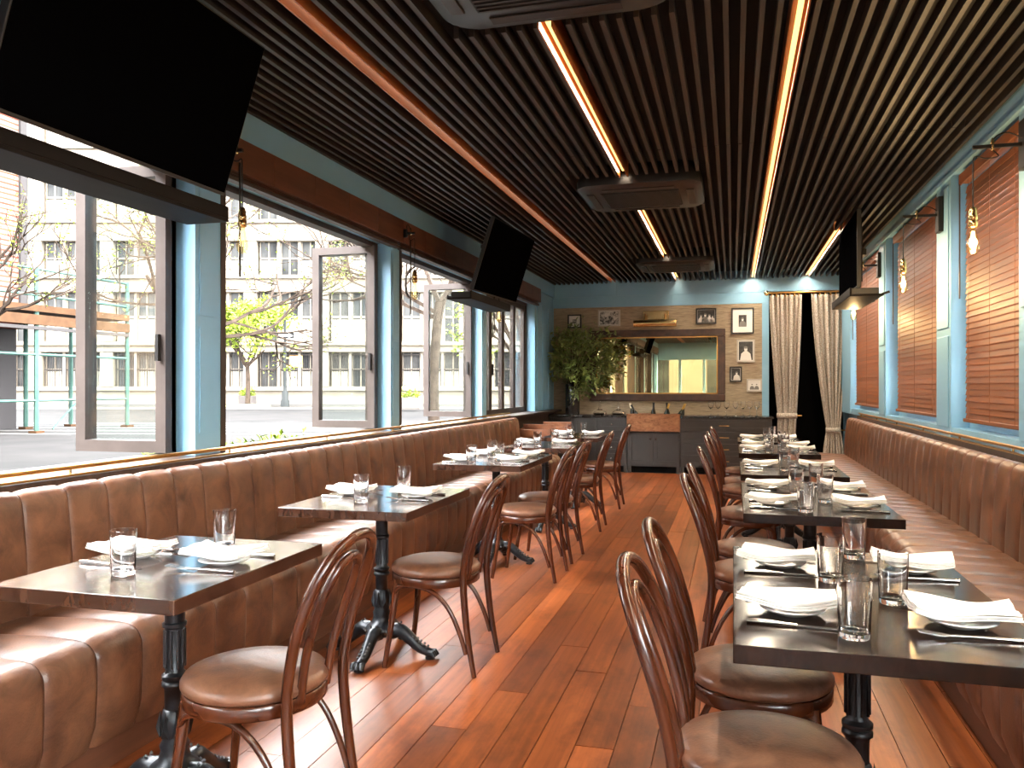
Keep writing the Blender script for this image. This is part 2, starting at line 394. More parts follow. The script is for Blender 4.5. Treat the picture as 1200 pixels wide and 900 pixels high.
def sash(root, p0, d, wd, z0, z1, nrm, handle=False):       # framed glass leaf from p0 along d
    p0 = Vector(p0); d = Vector(d); fw, ft = .062, .05
    A = (d, Vector(nrm), Vector((0, 0, 1)))
    zm, hz = (z0 + z1) / 2, (z1 - z0) / 2
    f = MB()
    f.obox(p0 + d * fw / 2 + Vector((0, 0, zm)), A, (fw / 2, ft / 2, hz))
    f.obox(p0 + d * (wd - fw / 2) + Vector((0, 0, zm)), A, (fw / 2, ft / 2, hz))
    f.obox(p0 + d * wd / 2 + Vector((0, 0, z0 + fw / 2)), A, (wd / 2 - fw, ft / 2, fw / 2))
    f.obox(p0 + d * wd / 2 + Vector((0, 0, z1 - fw / 2)), A, (wd / 2 - fw, ft / 2, fw / 2))
    fo = f.build('sash_frame', 'dark_frame', root)
    MB().obox(p0 + d * wd / 2 + Vector((0, 0, zm)), A, (wd / 2 - fw, .004, hz - fw)).build('pane', 'pane', root)
    if handle:
        MB().obox(p0 + d * fw / 2 + Vector(nrm) * .045 + Vector((0, 0, 1.5)), A, (.01, .012, .07)).build('handle', 'blackmetal', fo)
for k, (a, b) in enumerate(BAYS):
    wr = root_struct('window_%d' % (k + 1))
    fr = MB()
    fr.box(-2.99, -2.90, a, a + .05, ZS, ZH); fr.box(-2.99, -2.90, b - .05, b, ZS, ZH); fr.box(-2.99, -2.90, a + .05, b - .05, ZH - .04, ZH)
    fr.box(-2.99, -2.90, a + .05, b - .05, ZS, ZS + .012)
    fr.build('window_frame', 'jamb', wr)
    if 0 < k < 6: MB().box(-2.90, XL + .004, a, a + .045, ZS, ZH).build('jamb_post', 'jamb', wr)
    if k in (3, 4, 5):                                     # leaves folded back at the far end of the bay, square to the wall
        sash(wr, (-2.88, b - .085, 0), (-1, 0, 0), .575, ZS + .02, ZH - .03, (0, -1, 0), True)
        sash(wr, (-2.90, b - .03, 0), (-1, 0, 0), .575, ZS + .02, ZH - .03, (0, 1, 0))
    else:                                                  # leaves closed in the plane of the wall
        n = 4; wd = (b - a - .1) / n
        for q in range(n): sash(wr, (-2.945, a + .05 + q * wd, 0), (0, 1, 0), wd, ZS + .012, ZH - .04, (1, 0, 0), q == 1)

# right wall: header, pilasters, recessed windows behind blinds
rw = root_struct('wall_right')
MB().box(XR, XR + .15, YF, YB, -.02, 1.0).build('low_wall', 'blue', rw)
MB().box(XR - .12, XR + .15, YF, YB, 2.80, ZC + .13).build('header', 'blue', rw)
MB().box(XR - .135, XR - .12, YF, YB, 2.785, 2.81).build('header_bead', 'blue', rw)
PIL = [(YF, -5.7), (-3.4, -3.0), (-1.4, -1.0), (.6, 1.0), (2.6, 3.0), (4.58, 4.96), (6.38, 6.80), (8.93, 9.33), (11.50, YB)]
for a, b in PIL:
    p = MB().box(XR - .12, XR + .15, a, b, .93, 2.80).build('pilaster', 'blue', rw)
    if b < 12:
        MB().box(XR - .128, XR - .12, a + .05, b - .05, 1.0, 1.66).build('raised_panel', 'blue', p, bevel=.003)
        MB().box(XR - .128, XR - .12, a + .05, b - .05, 1.72, 2.74).build('raised_panel', 'blue', p, bevel=.003)
RB = [(PIL[k][1], PIL[k + 1][0]) for k in range(len(PIL) - 1)]
for k, (a, b) in enumerate(RB):
    wr = root_struct('window_%d' % (k + 8))
    f = MB()
    f.box(XR, XR + .08, a, a + .18, 1.0, 2.80); f.box(XR, XR + .08, b - .24, b, 1.0, 2.80); f.box(XR, XR + .08, a + .18, b - .24, 1.0, 1.22); f.box(XR, XR + .08, a + .18, b - .24, 2.62, 2.80)
    f.build('window_frame', 'blue', wr)
    MB().box(XR + .04, XR + .048, a + .18, b - .24, 1.22, 2.62).build('pane', 'pane', wr)
    MB().box(XR - .11, XR, a, b, .93, 1.0).build('window_sill', 'blue', wr)

# street-end wall behind the camera (seen in the mirror): low wall, header, six tall panes
fw_ = root_struct('wall_front', (0, YF, 0))
MB().box(-3.02, XR + .15, -.12, 0, -.02, .75).build('low_wall', 'blue', fw_)
MB().box(-3.02, XR + .15, -.12, 0, 2.28, ZC + .13).build('header', 'blue', fw_)
wr = root_struct('window_17', (0, YF, 0))
nw = 5; span = (XR + .05 - XL) / nw
for k in range(nw + 1):
    MB().box(XL - .05 + k * span - .05, XL - .05 + k * span + .05, -.12, 0, .75, 2.28).build('mullion', 'blue', wr)
for k in range(nw):
    MB().box(XL + k * span, XL - .1 + (k + 1) * span, -.06, -.055, .75, 2.28).build('pane', 'pane', wr)
MB().box(-3.1, XR + .3, YF - .25, YB + 1.5, ZC + .24, ZC + .34).build('roof_slab', 'black', cl)

# ------------------------------------------------------------------ lamps in the ceiling
def strip(xs, y0, y1, mat, label, recess, energy):
    t = thing('led_strip_light', label, 'light', (xs, 0, ZC), 0, 'warm strip lights recessed between the ceiling slats')
    MB().box(-.036, -.028, y0, y1, .0, .10).build('channel_side', 'channel', t)
    MB().box(.028, .036, y0, y1, .0, .10).build('channel_side', 'channel', t)
    MB().box(-.036, .036, y0, y1, .10, .11).build('channel_top', 'channel', t)
    MB().box(-.012, .012, y0, y1, recess, recess + .008).build('led_tape', mat, t)
    ad = bpy.data.lights.new('led_light', 'AREA'); ad.shape = 'RECTANGLE'; ad.size = .04; ad.size_y = y1 - y0
    ad.energy = energy; ad.color = (1, .84, .64)
    ao = bpy.data.objects.new('led_light', ad); C.objects.link(ao); ao.parent = t
    ao.location = (0, (y0 + y1) / 2, recess - .004)
cut = [(YF + .1, ACY[0] - .56), (ACY[0] + .56, ACY[1] - .52), (ACY[1] + .52, ACY[2] - .52), (ACY[2] + .52, YB - .12)]
strip(STR[0], YF + .1, YB - .12, 'led_soft', 'amber-lit wooden ceiling channel nearest the street windows', .085, 1.0)
for k, (a, b) in enumerate(cut[1:]):
    strip(STR[1], a, b, 'led', ['yellow ceiling light strip between the two nearest air conditioners', 'yellow ceiling light strip between the middle and farthest air conditioners',
                                'short yellow light strip between the farthest air conditioner and back wall'][k], .05, 3 * (b - a) / 3)
strip(STR[2], YF + .1, YB - .12, 'led', 'long glowing orange light strip along the middle of the slatted ceiling', .012, 80)
strip(STR[3], 8.95, YB - .12, 'led', 'short glowing light strip beside the television on the right', .02, 14)

# air conditioners
def aircon():
    t = thing('air_conditioner', '', 'air conditioner', (0, 0, 0), 0, 'dark ceiling cassette air conditioners')
    def rr(hw, hd, r, z):
        out = []
        for cx, cy, a0 in ((hw - r, hd - r, 0), (-hw + r, hd - r, PI / 2), (-hw + r, -hd + r, PI), (hw - r, -hd + r, 1.5 * PI)):
            for k in range(7): a = a0 + PI / 2 * k / 6; out.append((cx + r * math.cos(a), cy + r * math.sin(a), z))
        return out
    m = MB(); rings = [rr(.44, .42, .12, .14), rr(.49, .47, .14, .02), rr(.485, .465, .14, -.035), rr(.45, .43, .12, -.055)]
    n = len(rings[0]); vs = [p for r in rings for p in r]
    m.add(vs, [(i * n + k, i * n + (k + 1) % n, (i + 1) * n + (k + 1) % n, (i + 1) * n + k) for i in range(3) for k in range(n)] + [tuple(range(3 * n, 4 * n)), tuple(range(n))])
    m.build('body', 'acbody', t, smooth=True)
    g = MB().box(-.31, .31, -.27, .27, -.060, -.053).build('grille', 'acgrille', t)
    for k in range(17): MB().box(-.30, .30, -.256 + k * .032 - .006, -.256 + k * .032 + .006, -.066, -.060).build('grille_bar', 'acbody', g)
    for sx, sy, hw, hd in ((0, .36, .28, .03), (0, -.36, .28, .03), (.395, 0, .03, .26), (-.395, 0, .03, .26)):
        MB().box(sx - hw, sx + hw, sy - hd, sy + hd, -.062, -.055).build('outlet_flap', 'acbody', t, bevel=.003)
    return t
ac = aircon(); ac.location = (ACX, ACY[0], ZC + .02); ac['label'] = 'dark ceiling air conditioner at the top edge of the picture'
dup(ac, (ACX, ACY[1], ZC + .0), 0, 'dark ceiling air conditioner in the middle of the slatted ceiling')
dup(ac, (ACX, ACY[2], ZC + .0), 0, 'dark ceiling air conditioner nearest the back wall')

# ------------------------------------------------------------------ banquettes
PITCH = .2105
def offset_profile(prof, off):
    out = []
    for i, (a, b) in enumerate(prof):
        p, q = prof[max(i - 1, 0)], prof[min(i + 1, len(prof) - 1)]
        tx, tz = q[0] - p[0], q[1] - p[1]; l = math.hypot(tx, tz) or 1
        out.append((a - tz / l * off, b + tx / l * off))
    return out
def channel_mesh(name, prof, bulge):
    rows = []
    for k in range(11):
        t = .5 - .5 * math.cos(PI * k / 10); e = (1 - abs(2 * t - 1) ** 7)
        rows.append([(a, .001 + t * (PITCH - .002), b) for a, b in offset_profile(prof, bulge * (e - 1))])
    return MB().grid(rows).mesh(name, 'leather', True)
# local profile: x grows from the aisle edge (0) to the wall; z up.  Walk from low front over the top so the left side is outside
def arc(cx, cz, r, a0, a1, n):
    return [(cx + r * math.cos(math.radians(lerp(a0, a1, k / n))), cz + r * math.sin(math.radians(lerp(a0, a1, k / n)))) for k in range(n + 1)]
seat_prof = [(.035, .10), (.006, .18), (0, .30)] + arc(.085, .385, .085, 180, 90, 6) + [(.2, .472), (.35, .466), (.52, .455)]
back_prof = [(.50, .44), (.503, .55), (.512, .70)] + [(.525, .82)] + arc(.585, .855, .055, 165, 40, 5) + [(.655, .855), (.66, .80)]
sm = channel_mesh('seat_channel', seat_prof, .015); bm_ = channel_mesh('back_channel', back_prof, .012)
def banquette(xf, y0, n, flip, label):
    t = thing('banquette', label, 'bench', (xf, y0, 0), 0, 'channelled leather banquettes along the side walls')
    L_ = n * PITCH; s = -1 if flip else 1
    g = lambda a, b: (min(s * a, s * b), max(s * a, s * b))
    xs0, xs1 = g(.05, .62); MB().box(xs0, xs1, 0, L_, .0, .13).build('plinth', 'valance', t)
    xs0, xs1 = g(.09, .62); MB().box(xs0, xs1, .01, L_ - .01, .13, .43).build('seat_core', 'leather', t)
    xs0, xs1 = g(.545, .655); MB().box(xs0, xs1, .01, L_ - .01, .43, .86).build('back_core', 'leather', t)
    m = MB(); pr = offset_profile(back_prof, -.004)
    m.prism(pr, L_ - .004, L_ + .004, lambda u, v, tt: (s * u, tt, v)); m.build('end_panel', 'leather', t)
    m = MB(); pr = offset_profile(seat_prof, -.004) + [(.52, .1)]
    m.prism(pr, L_ - .004, L_ + .004, lambda u, v, tt: (s * u, tt, v)); m.build('end_panel', 'leather', t)
    for k in range(n):
        inst(sm, 'seat_channel', t, (0, k * PITCH, 0), scl=(s, 1, 1)); inst(bm_, 'back_channel', t, (0, k * PITCH, 0), scl=(s, 1, 1))
    return t
banquette(-2.0, .30, 44, True, 'long brown leather banquette with vertical channels under the street windows')
banquette(.82, .40, 49, False, 'long brown leather banquette with vertical channels under the wooden blinds')
def rail(xr, y0, y1, label):
    t = thing('brass_rail', label, 'rail', (xr, 0, ZS), 0, 'brass rails above the banquettes')
    MB().tube([(0, y0, .035), (0, y1, .035)], .010, 8).build('tube', 'brass_dull', t, smooth=True)
    MB().box(-.018, .018, y0, y1, .0, .008).build('base_strip', 'brass_dull', t)
    y = y0 + .25
    while y < y1: MB().tube([(0, y, .006), (0, y, .03)], .006, 8).build('bracket', 'brass', t, smooth=True); y += 1.1
rail(-2.66, .3, 9.6, 'brass rail along the sill above the left banquette')
rail(1.50, .4, 10.75, 'brass rail along the ledge above the right banquette')
MB().box(1.48, XR, .4, 10.75, 0, ZS).build('ledge_box', 'jamb', rw)

# ------------------------------------------------------------------ tables
def make_base(t):
    prof = [(.052, .700), (.052, .694), (.034, .684), (.030, .660), (.030, .580), (.036, .576), (.036, .566), (.028, .560), (.027, .43),
            (.030, .425), (.039, .418), (.039, .408), (.032, .402), (.039, .396), (.039, .386), (.030, .378), (.029, .30)]
    MB().lathe(prof[::-1], 16).build('column', 'iron', t, smooth=True)
    for k in range(10):
        a = 2 * PI * k / 10
        MB().tube([(.029 * math.cos(a), .029 * math.sin(a), .44), (.029 * math.cos(a), .029 * math.sin(a), .555)], .0045, 5).build('flute', 'iron', t, smooth=True)
    MB().lathe([(.05, .09), (.075, .105), (.082, .125), (.07, .145), (.048, .16), (.04, .19), (.044, .205), (.036, .22), (.040, .25), (.043, .275), (.034, .31), (.029, .315)], 18).build('hub', 'iron', t, smooth=True)
    m = MB()
    for k in range(8):                                            # pointed leaf collar
        a = 2 * PI * k / 8; c_, s_ = math.cos(a), math.sin(a); tx, ty = -s_, c_
        vs = [(.044 * c_ + .014 * tx, .044 * s_ + .014 * ty, .235), (.044 * c_ - .014 * tx, .044 * s_ - .014 * ty, .235), (.054 * c_, .054 * s_, .265), (.040 * c_, .040 * s_, .315), (.034 * c_, .034 * s_, .24)]
        m.add(vs, [(0, 2, 3), (2, 1, 3), (0, 1, 2), (0, 3, 4), (1, 4, 3), (0, 4, 1)])
    m.build('leaf_collar', 'iron', t)
    m = MB()
    for k in range(22):
        a = 2 * PI * k / 22; c = Vector((.084 * math.cos(a), .084 * math.sin(a), .126)); r = .009
        m.add([c + Vector(q) * r for q in ((1, 0, 0), (-1, 0, 0), (0, 1, 0), (0, -1, 0), (0, 0, 1), (0, 0, -1))],
              [(0, 2, 4), (2, 1, 4), (1, 3, 4), (3, 0, 4), (2, 0, 5), (1, 2, 5), (3, 1, 5), (0, 3, 5)])
    m.build('bead_ring', 'steel_iron', t)
    for k in range(4):
        a = PI / 2 * k; d = Vector((math.cos(a), math.sin(a), 0)); n_ = Vector((-d.y, d.x, 0))
        pts = spline([d * .05 + Vector((0, 0, .115)), d * .10 + Vector((0, 0, .120)), d * .15 + Vector((0, 0, .085)), d * .20 + Vector((0, 0, .045)), d * .255 + Vector((0, 0, .028))], 4)
        rad = [lerp(.040, .020, i / (len(pts) - 1)) for i in range(len(pts))]
        f = MB().tube(pts, rad, 8).build('foot', 'iron', t, smooth=True)
        m = MB()
        for sdd in (-1, 0, 1):
            p0 = d * .245 + n_ * sdd * .017
            m.tube([p0 + Vector((0, 0, .030)), p0 + d * .022 + n_ * sdd * .004 + Vector((0, 0, .030)), p0 + d * .036 + n_ * sdd * .006 + Vector((0, 0, .014))], [.014, .015, .009], 7)
        m.lathe([(.024, 0), (.024, .012)], 10, tuple(d * .25))
        m.build('paw', 'iron', f, smooth=True)
        m = MB()
        for i in range(9):
            c = d * lerp(.095, .235, i / 8); c.z = lerp(.158, .056, (i / 8) ** .8)
            for sdd in (-1, 1):
                q0 = c + n_ * sdd * .013; r = .0075
                m.add([q0 + Vector(q) * r for q in ((1, 0, 0), (-1, 0, 0), (0, 1, 0), (0, -1, 0), (0, 0, 1), (0, 0, -1))],
                      [(0, 2, 4), (2, 1, 4), (1, 3, 4), (3, 0, 4), (2, 0, 5), (1, 2, 5), (3, 1, 5), (0, 3, 5)])
        m.build('foot_bead', 'steel_iron', f)
M['steel_iron'] = pm('worn_iron', S(92, 94, 98), rough=.35, metal=.7)
base_root = None
def table(x0, x1, y0, y1, mat, label):
    global base_root
    t = thing('pedestal_table', label, 'table', ((x0 + x1) / 2, (y0 + y1) / 2, 0), 0, 'dark wood tables on cast-iron pedestals')
    hx, hy = (x1 - x0) / 2, (y1 - y0) / 2
    MB().box(-hx, hx, -hy, hy, .72, .76).build('tabletop', mat, t, bevel=.002)
    m = MB(); m.box(-hx * .6, hx * .6, -.03, .03, .700, .72); m.box(-.03, .03, -hy * .6, hy * .6, .700, .72); m.build('top_bracket', 'iron', t)
    if base_root is None:
        make_base(t); base_root = [c for c in t.children if c.name.split('.')[0] not in ('tabletop', 'top_bracket')]
    else:
        for ch in base_root:
            c = ch.copy(); C.objects.link(c); c.parent = t
            for g in list(ch.children):
                d = g.copy(); C.objects.link(d); d.parent = c
    return t
TB = {  # key: (x0, x1, y0, y1, material, description, chair-side sign, settings along y)
    'L1': (-1.945, -1.355, 1.730, 2.490, 'walnut', 'nearest table on the left', 1),
    'L2': (-1.950, -1.335, 3.180, 4.030, 'walnut', 'second table on the left', 1),
    'L3': (-2.000, -1.370, 5.220, 6.200, 'walnut', 'third table on the left', 2),
    'L4': (-1.960, -1.360, 6.790, 7.640, 'walnut', 'fourth table on the left', 1),
    'L5': (-1.930, -1.340, 8.200, 9.100, 'walnut', 'farthest table on the left', 1),
    'R1': (0.000, .630, 1.745, 2.820, 'espresso', 'nearest table on the right', 2),
    'R2': (.042, .672, 3.550, 4.690, 'espresso', 'second table on the right', 2),
    'R3': (.045, .665, 5.110, 5.990, 'espresso', 'third table on the right', 1),
    'R4': (.045, .665, 6.720, 7.750, 'espresso', 'fourth table on the right', 2),
    'R5': (.045, .640, 8.060, 8.760, 'espresso', 'farthest table on the right', 1),
}
for k, (x0, x1, y0, y1, mt, nm, n) in TB.items():
    side = 'brown-topped' if k[0] == 'L' else 'near-black'
    table(x0, x1, y0, y1, mt, '%s pedestal table laid for %s, the %s' % (side, 'two' if n == 1 else 'four', nm))

# ------------------------------------------------------------------ chairs (front is +x)
ch0 = thing('bentwood_chair', '', 'chair', group='bentwood chairs along the aisle')
MB().lathe([(.150, .425), (.196, .425), (.210, .437), (.211, .450), (.200, .466), (.165, .478), (.11, .485), (.05, .488), (.0, .489)], 36).build('seat', 'seat_leather', ch0, smooth=True)
MB().lathe([(.17, .385), (.204, .385), (.2075, .390), (.2075, .422), (.203, .427), (.17, .427), (.17, .385)], 36, cap=False).build('seat_ring', 'bentwood', ch0, smooth=True)
half = [(-.250, .180, 0), (-.215, .176, .20), (-.196, .172, .42), (-.212, .180, .55), (-.245, .186, .67), (-.282, .172, .77), (-.312, .125, .838), (-.326, .06, .868), (-.330, 0, .876)]
full = half + [(a, -b, c) for a, b, c in half[-2::-1]]
pts = spline(full, 4)
MB().tube(pts, [lerp(.0115, .0165, min(1, p.z / .3)) for p in pts], 10).build('back_hoop', 'bentwood', ch0, smooth=True)
half = [(-.185, .078, .41), (-.205, .086, .53), (-.236, .094, .64), (-.272, .088, .735), (-.298, .058, .795), (-.308, 0, .815)]
full = half + [(a, -b, c) for a, b, c in half[-2::-1]]
MB().tube(spline(full, 4), .0135, 9).build('inner_hoop', 'bentwood', ch0, smooth=True)
for s in (-1, 1):
    p = spline([(.140, s * .135, .40), (.160, s * .150, .22), (.190, s * .168, 0)], 4)
    MB().tube(p, [lerp(.0185, .0115, i / (len(p) - 1)) for i in range(len(p))], 9).build('leg', 'bentwood', ch0, smooth=True)
    p = spline([(.148, s * .150, .345), (.115, s * .160, .376), (.04, s * .168, .384), (-.05, s * .174, .365), (-.125, s * .178, .30), (-.178, s * .180, .20), (-.212, s * .181, .10)], 4)
    MB().tube(p, .0105, 8).build('brace', 'bentwood', ch0, smooth=True)
CH = [  # x, y, facing, label
    (-1.36, 2.10, PI, 'bentwood chair at the nearest left table, largest on the left side'),
    (-1.36, 3.60, PI, 'bentwood chair alone at the second left table'),
    (-1.375, 5.38, PI, 'nearer of the two bentwood chairs at the third left table'),
    (-1.375, 5.98, PI, 'farther of the two bentwood chairs at the third left table'),
    (-1.39, 7.30, PI, 'bentwood chair at the fourth left table, second from the cabinets'),
    (-1.40, 8.66, PI, 'bentwood chair on the left closest to the cabinets'),
    (.075, 1.965, 0, 'nearest bentwood chair on the right, cut off by the picture bottom'),
    (.075, 2.52, 0, 'bentwood chair at the far end of the nearest right table'),
    (.105, 3.86, 0, 'nearer of the two bentwood chairs at the second right table'),
    (.105, 4.40, 0, 'farther of the two bentwood chairs at the second right table'),
    (.105, 5.62, 0, 'bentwood chair alone at the third right table'),
    (.105, 6.92, 0, 'nearer of the two bentwood chairs at the fourth right table'),
    (.105, 7.47, 0, 'farther of the two bentwood chairs at the fourth right table'),
    (.115, 8.41, 0, 'bentwood chair on the right closest to the back wall'),
]
for k, (x, y, rz, lb) in enumerate(CH):
    rz += R.uniform(-.05, .05)
    if k == 0: ch0.location = (x, y, 0); ch0.rotation_euler = (0, 0, rz); ch0['label'] = lb
    else: dup(ch0, (x, y, 0), rz, lb)

# ------------------------------------------------------------------ place settings
plate0 = MB().lathe([(.0, .002), (.040, .0), (.044, .004), (.072, .012), (.076, .016), (.073, .018), (.044, .010), (.0, .008)], 28, cap=False).mesh('plate', 'china', True)
glass0 = MB().lathe([(.0, .0), (.030, .0), (.0325, .003), (.0365, .127), (.0348, .1275), (.0312, .016), (.027, .012), (.0, .012)], 28, cap=False).mesh('tumbler', 'tumbler', True)
def napkin_mesh(seed):
    r = random.Random(seed); nx, ny = 17, 11; w_, d_ = .108, .066
    ph = r.uniform(0, 6); sk = r.uniform(-.10, .10)
    def z(u, v):
        b = .006 + .011 * abs(u) ** 2 + .003 * abs(v) ** 2
        return b + .0035 * math.sin(3.2 * u + 2 * v + ph) + .002 * math.sin(7 * v + 3 * u + ph)
    def xy(u, v):
        fl = 1 + .10 * abs(u) ** 3 * r_edge
        return (u * w_ * (1 - .04 * v) + sk * .05 * v, v * d_ * fl)
    r_edge = r.uniform(.2, 1.2)
    m = MB()
    for lay, (sc, dz) in enumerate(((1, 0), (.985, .006), (.97, .012))):
        rows_t = []; rows_b = []
        for i in range(nx):
            u = i / (nx - 1) * 2 - 1; t_, b_ = [], []
            for j in range(ny):
                v = j / (ny - 1) * 2 - 1; X, Y = xy(u * sc, v * sc)
                zz_ = z(u, v) + dz; t_.append((X, Y, zz_ + .0045)); b_.append((X, Y, zz_))
            rows_t.append(t_); rows_b.append(b_)
        m.grid(rows_t); m.grid([q[::-1] for q in rows_b])
        ed = [(i, 0) for i in range(nx)] + [(nx - 1, j) for j in range(1, ny)] + [(i, ny - 1) for i in range(nx - 2, -1, -1)] + [(0, j) for j in range(ny - 2, 0, -1)]
        for q in range(len(ed)):
            a, b = ed[q], ed[(q + 1) % len(ed)]
            m.add([rows_b[a[0]][a[1]], rows_b[b[0]][b[1]], rows_t[b[0]][b[1]], rows_t[a[0]][a[1]]], [(0, 1, 2, 3)])
    return m.mesh('napkin', 'linen', True)
napkins = [napkin_mesh(s) for s in range(5)]
def knife():
    t = thing('table_knife', '', 'knife', group='table knives')
    MB().prism([(.0, -.006), (.09, -.0075), (.118, -.003), (.120, .004), (.0, .005)], .0012, .0030, lambda u, v, q: (u, v, q + .001)).build('blade', 'steel', t)
    p = [(-.105, 0, .005), (-.08, 0, .0055), (-.02, 0, .0045), (.004, 0, .004)]
    MB().tube(p, [.0055, .0062, .0040, .0035], 8).build('handle', 'steel', t, smooth=True)
    return t
def fork():
    t = thing('table_fork', '', 'fork', group='table forks')
    MB().prism([(.045, -.004), (.060, -.012), (.075, -.0125), (.075, .0125), (.060, .012), (.045, .004)], .005, .0068, lambda u, v, q: (u, v, q + max(0, (u - .05)) * .10)).build('fork_head', 'steel', t)
    for k in range(4):
        y = -.0105 + k * .007
        MB().bar((.075, y, .0085), (.112, y, .0135), .0032, .002).build('tine', 'steel', t)
    MB().tube([(-.105, 0, .004), (-.08, 0, .0045), (-.02, 0, .006), (.047, 0, .006)], [.0052, .0055, .0030, .0034], 8).build('handle', 'steel', t, smooth=True)
    return t
kn0, fk0 = None, None
nn = 0
for key, (x0, x1, y0, y1, mt, nm, n) in TB.items():
    left = key[0] == 'L'; cy = (y0 + y1) / 2
    ys = [cy] if n == 1 else [cy - (y1 - y0) * .25, cy + (y1 - y0) * .25]
    for side in ('aisle', 'bench'):
        # person at the aisle side of a left table faces -x, at a right table +x
        face = (-1 if left else 1) * (1 if side == 'aisle' else -1)
        xc = (x1 - .135 if face < 0 else x0 + .135)
        for j, yy in enumerate(ys):
            where = '%s, %s side' % (nm, 'aisle' if side == 'aisle' else 'banquette')
            if n == 2: where += ', %s setting' % ('nearer' if j == 0 else 'farther')
            yy2 = yy + (.02 if n == 1 else 0) + R.uniform(-.012, .012)
            rz = (PI if face < 0 else 0) + R.uniform(-.12, .12)
            tag(inst(plate0, 'side_plate', None, (xc, yy2, .7605), (0, 0, 0)), 'small white plate under napkin on the ' + where, 'plate', 'small white plates')
            tag(inst(napkins[nn % 5], 'folded_napkin', None, (xc + R.uniform(-.008, .008), yy2, .7770), (0, 0, rz)), 'folded white napkin on the ' + where, 'napkin', 'folded white napkins')
            nn += 1
            # knife at the sitter's right hand, fork at the left; face +x -> right hand is -y
            ky, fy = (yy2 - .115 * face, yy2 + .110 * face)
            kr = (0 if face > 0 else PI) + R.uniform(-.06, .06); frr = (0 if face > 0 else PI) + R.uniform(-.10, .10)
            if kn0 is None:
                kn0 = knife(); kn0.location = (xc, ky, .7605); kn0.rotation_euler = (0, 0, kr); kn0['label'] = 'steel table knife on the ' + where
                fk0 = fork(); fk0.location = (xc, fy, .7605); fk0.rotation_euler = (0, 0, frr); fk0['label'] = 'steel table fork on the ' + where
            else:
                dup(kn0, (xc, ky, .7605), kr, 'steel table knife on the ' + where)
                dup(fk0, (xc, fy, .7605), frr, 'steel table fork on the ' + where)
            gx = (x0 + x1) / 2 + (.06 if face < 0 else -.06) * (1 if n == 2 else .55)
            gy = yy2 - .16 * face * (1 if not left else -1) * (1 if True else 1)
            if left: gy = yy2 + (.20 if side == 'aisle' else -.20) * (1 if n == 1 else .7)
            gx += R.uniform(-.012, .012)
            tag(inst(glass0, 'tumbler', None, (gx, gy, .7605)), 'clear straight tumbler on the ' + where, 'glass', 'clear water tumblers')

# ------------------------------------------------------------------ televisions and shelves
def television(wd, ht, label, loc, rx, rz, shelf_label):
    # local: screen faces -y; width along x; origin at bottom centre
    t = thing('television', label, 'television', loc, 0, 'black wall televisions')
    t.rotation_euler = (rx, 0, rz)
    MB().box(-wd / 2, wd / 2, -.008, .03, 0, ht).build('housing', 'tvbody', t, bevel=.004)
    MB().box(-wd / 2 + .008, wd / 2 - .008, -.010, -.006, .014, ht - .008).build('screen', 'tv', t)
    MB().box(-.35, .35, .03, .075, .12, ht * .6).build('back_cover', 'tvbody', t, bevel=.01)
    b = MB(); b.box(-.20, -.16, .075, .10, .1, ht - .08); b.box(.16, .20, .075, .10, .1, ht - .08); b.box(-.22, .22, .10, .13, ht * .5, ht * .58)
    b.build('mount_bracket', 'blackmetal', t)
    for sx in (-1, 1): MB().lathe([(.008, 0), (.008, .012)], 8, (sx * .18, .09, ht - .1)).build('bolt', 'steel', t)
    return t
# left pair: tilted down, facing +x ; local -y -> +x means rz = +90 deg
def tv_left(yc, label, yaw=0):
    t = television(1.25, .70, label, (-2.29, yc, 2.185), 0, 0, None)
    # columns: local x -> along -y... build the matrix by hand
    tilt = math.radians(18)
    n_ = Vector((math.cos(tilt), 0, -math.sin(tilt))); up = Vector((math.sin(tilt), 0, math.cos(tilt)))
    rotz = Matrix.Rotation(yaw, 3, 'Z'); n_ = rotz @ n_; up = rotz @ up
    yl = -n_; xl = yl.cross(up)
    m = Matrix((xl, yl, up)).transposed()
    t.rotation_euler = m.to_euler()
    MB().tube([(0, .11, .5), (0, .30, .44)], .02, 8).build('mount_arm', 'blackmetal', t)
    return t
tv_left(2.64, 'large black television tilted above the nearest street window')
tv_left(7.72, 'black television tilted between the street windows farther back', -.06)
def tv_shelf(y0, y1, xa_, xb_, z, label, fronts):
    t = thing('soundbar_shelf', label, 'shelf', ((xa_ + xb_) / 2, (y0 + y1) / 2, z), 0, 'dark shelves under the televisions')
    hx, hy = abs(xb_ - xa_) / 2, (y1 - y0) / 2
    MB().box(-hx, hx, -hy, hy, 0, .018).build('shelf_board', 'shelf', t, bevel=.003)
    s = 1 if fronts > 0 else -1
    MB().box(min(s * hx, s * (hx - .015)), max(s * hx, s * (hx - .015)), -hy, hy, .018, .075).build('front_lip', 'shelf', t, bevel=.002)
    MB().box(-hx + .02, hx - .03, -hy + .06, hy - .06, .019, .078).build('soundbar', 'tvbody', t, bevel=.006)
    for q in (-hy * .6, hy * .6): MB().bar((-s * (hx + .0), q, .03), (-s * (hx + .09), q, .06), .03, .02).build('shelf_arm', 'blackmetal', t)
tv_shelf(1.90, 3.44, -2.62, -2.38, 2.10, 'dark shelf with soundbar under the large nearest television', 1)
tv_shelf(7.05, 8.40, -2.56, -2.32, 2.10, 'dark shelf with soundbar under the farther street-side television', 1)
# right television, facing -x, almost upright
t = television(1.25, .70, 'black television hung from the ceiling on the right wall side', (1.08, 8.42, 2.185), math.radians(0), -PI / 2, None)
MB().tube([(0, .10, .45), (0, .10, .77)], .022, 8).build('mount_pole', 'blackmetal', t)
tv_shelf(7.70, 9.04, 1.00, 1.28, 2.095, 'thin dark shelf under the television on the right', -1)

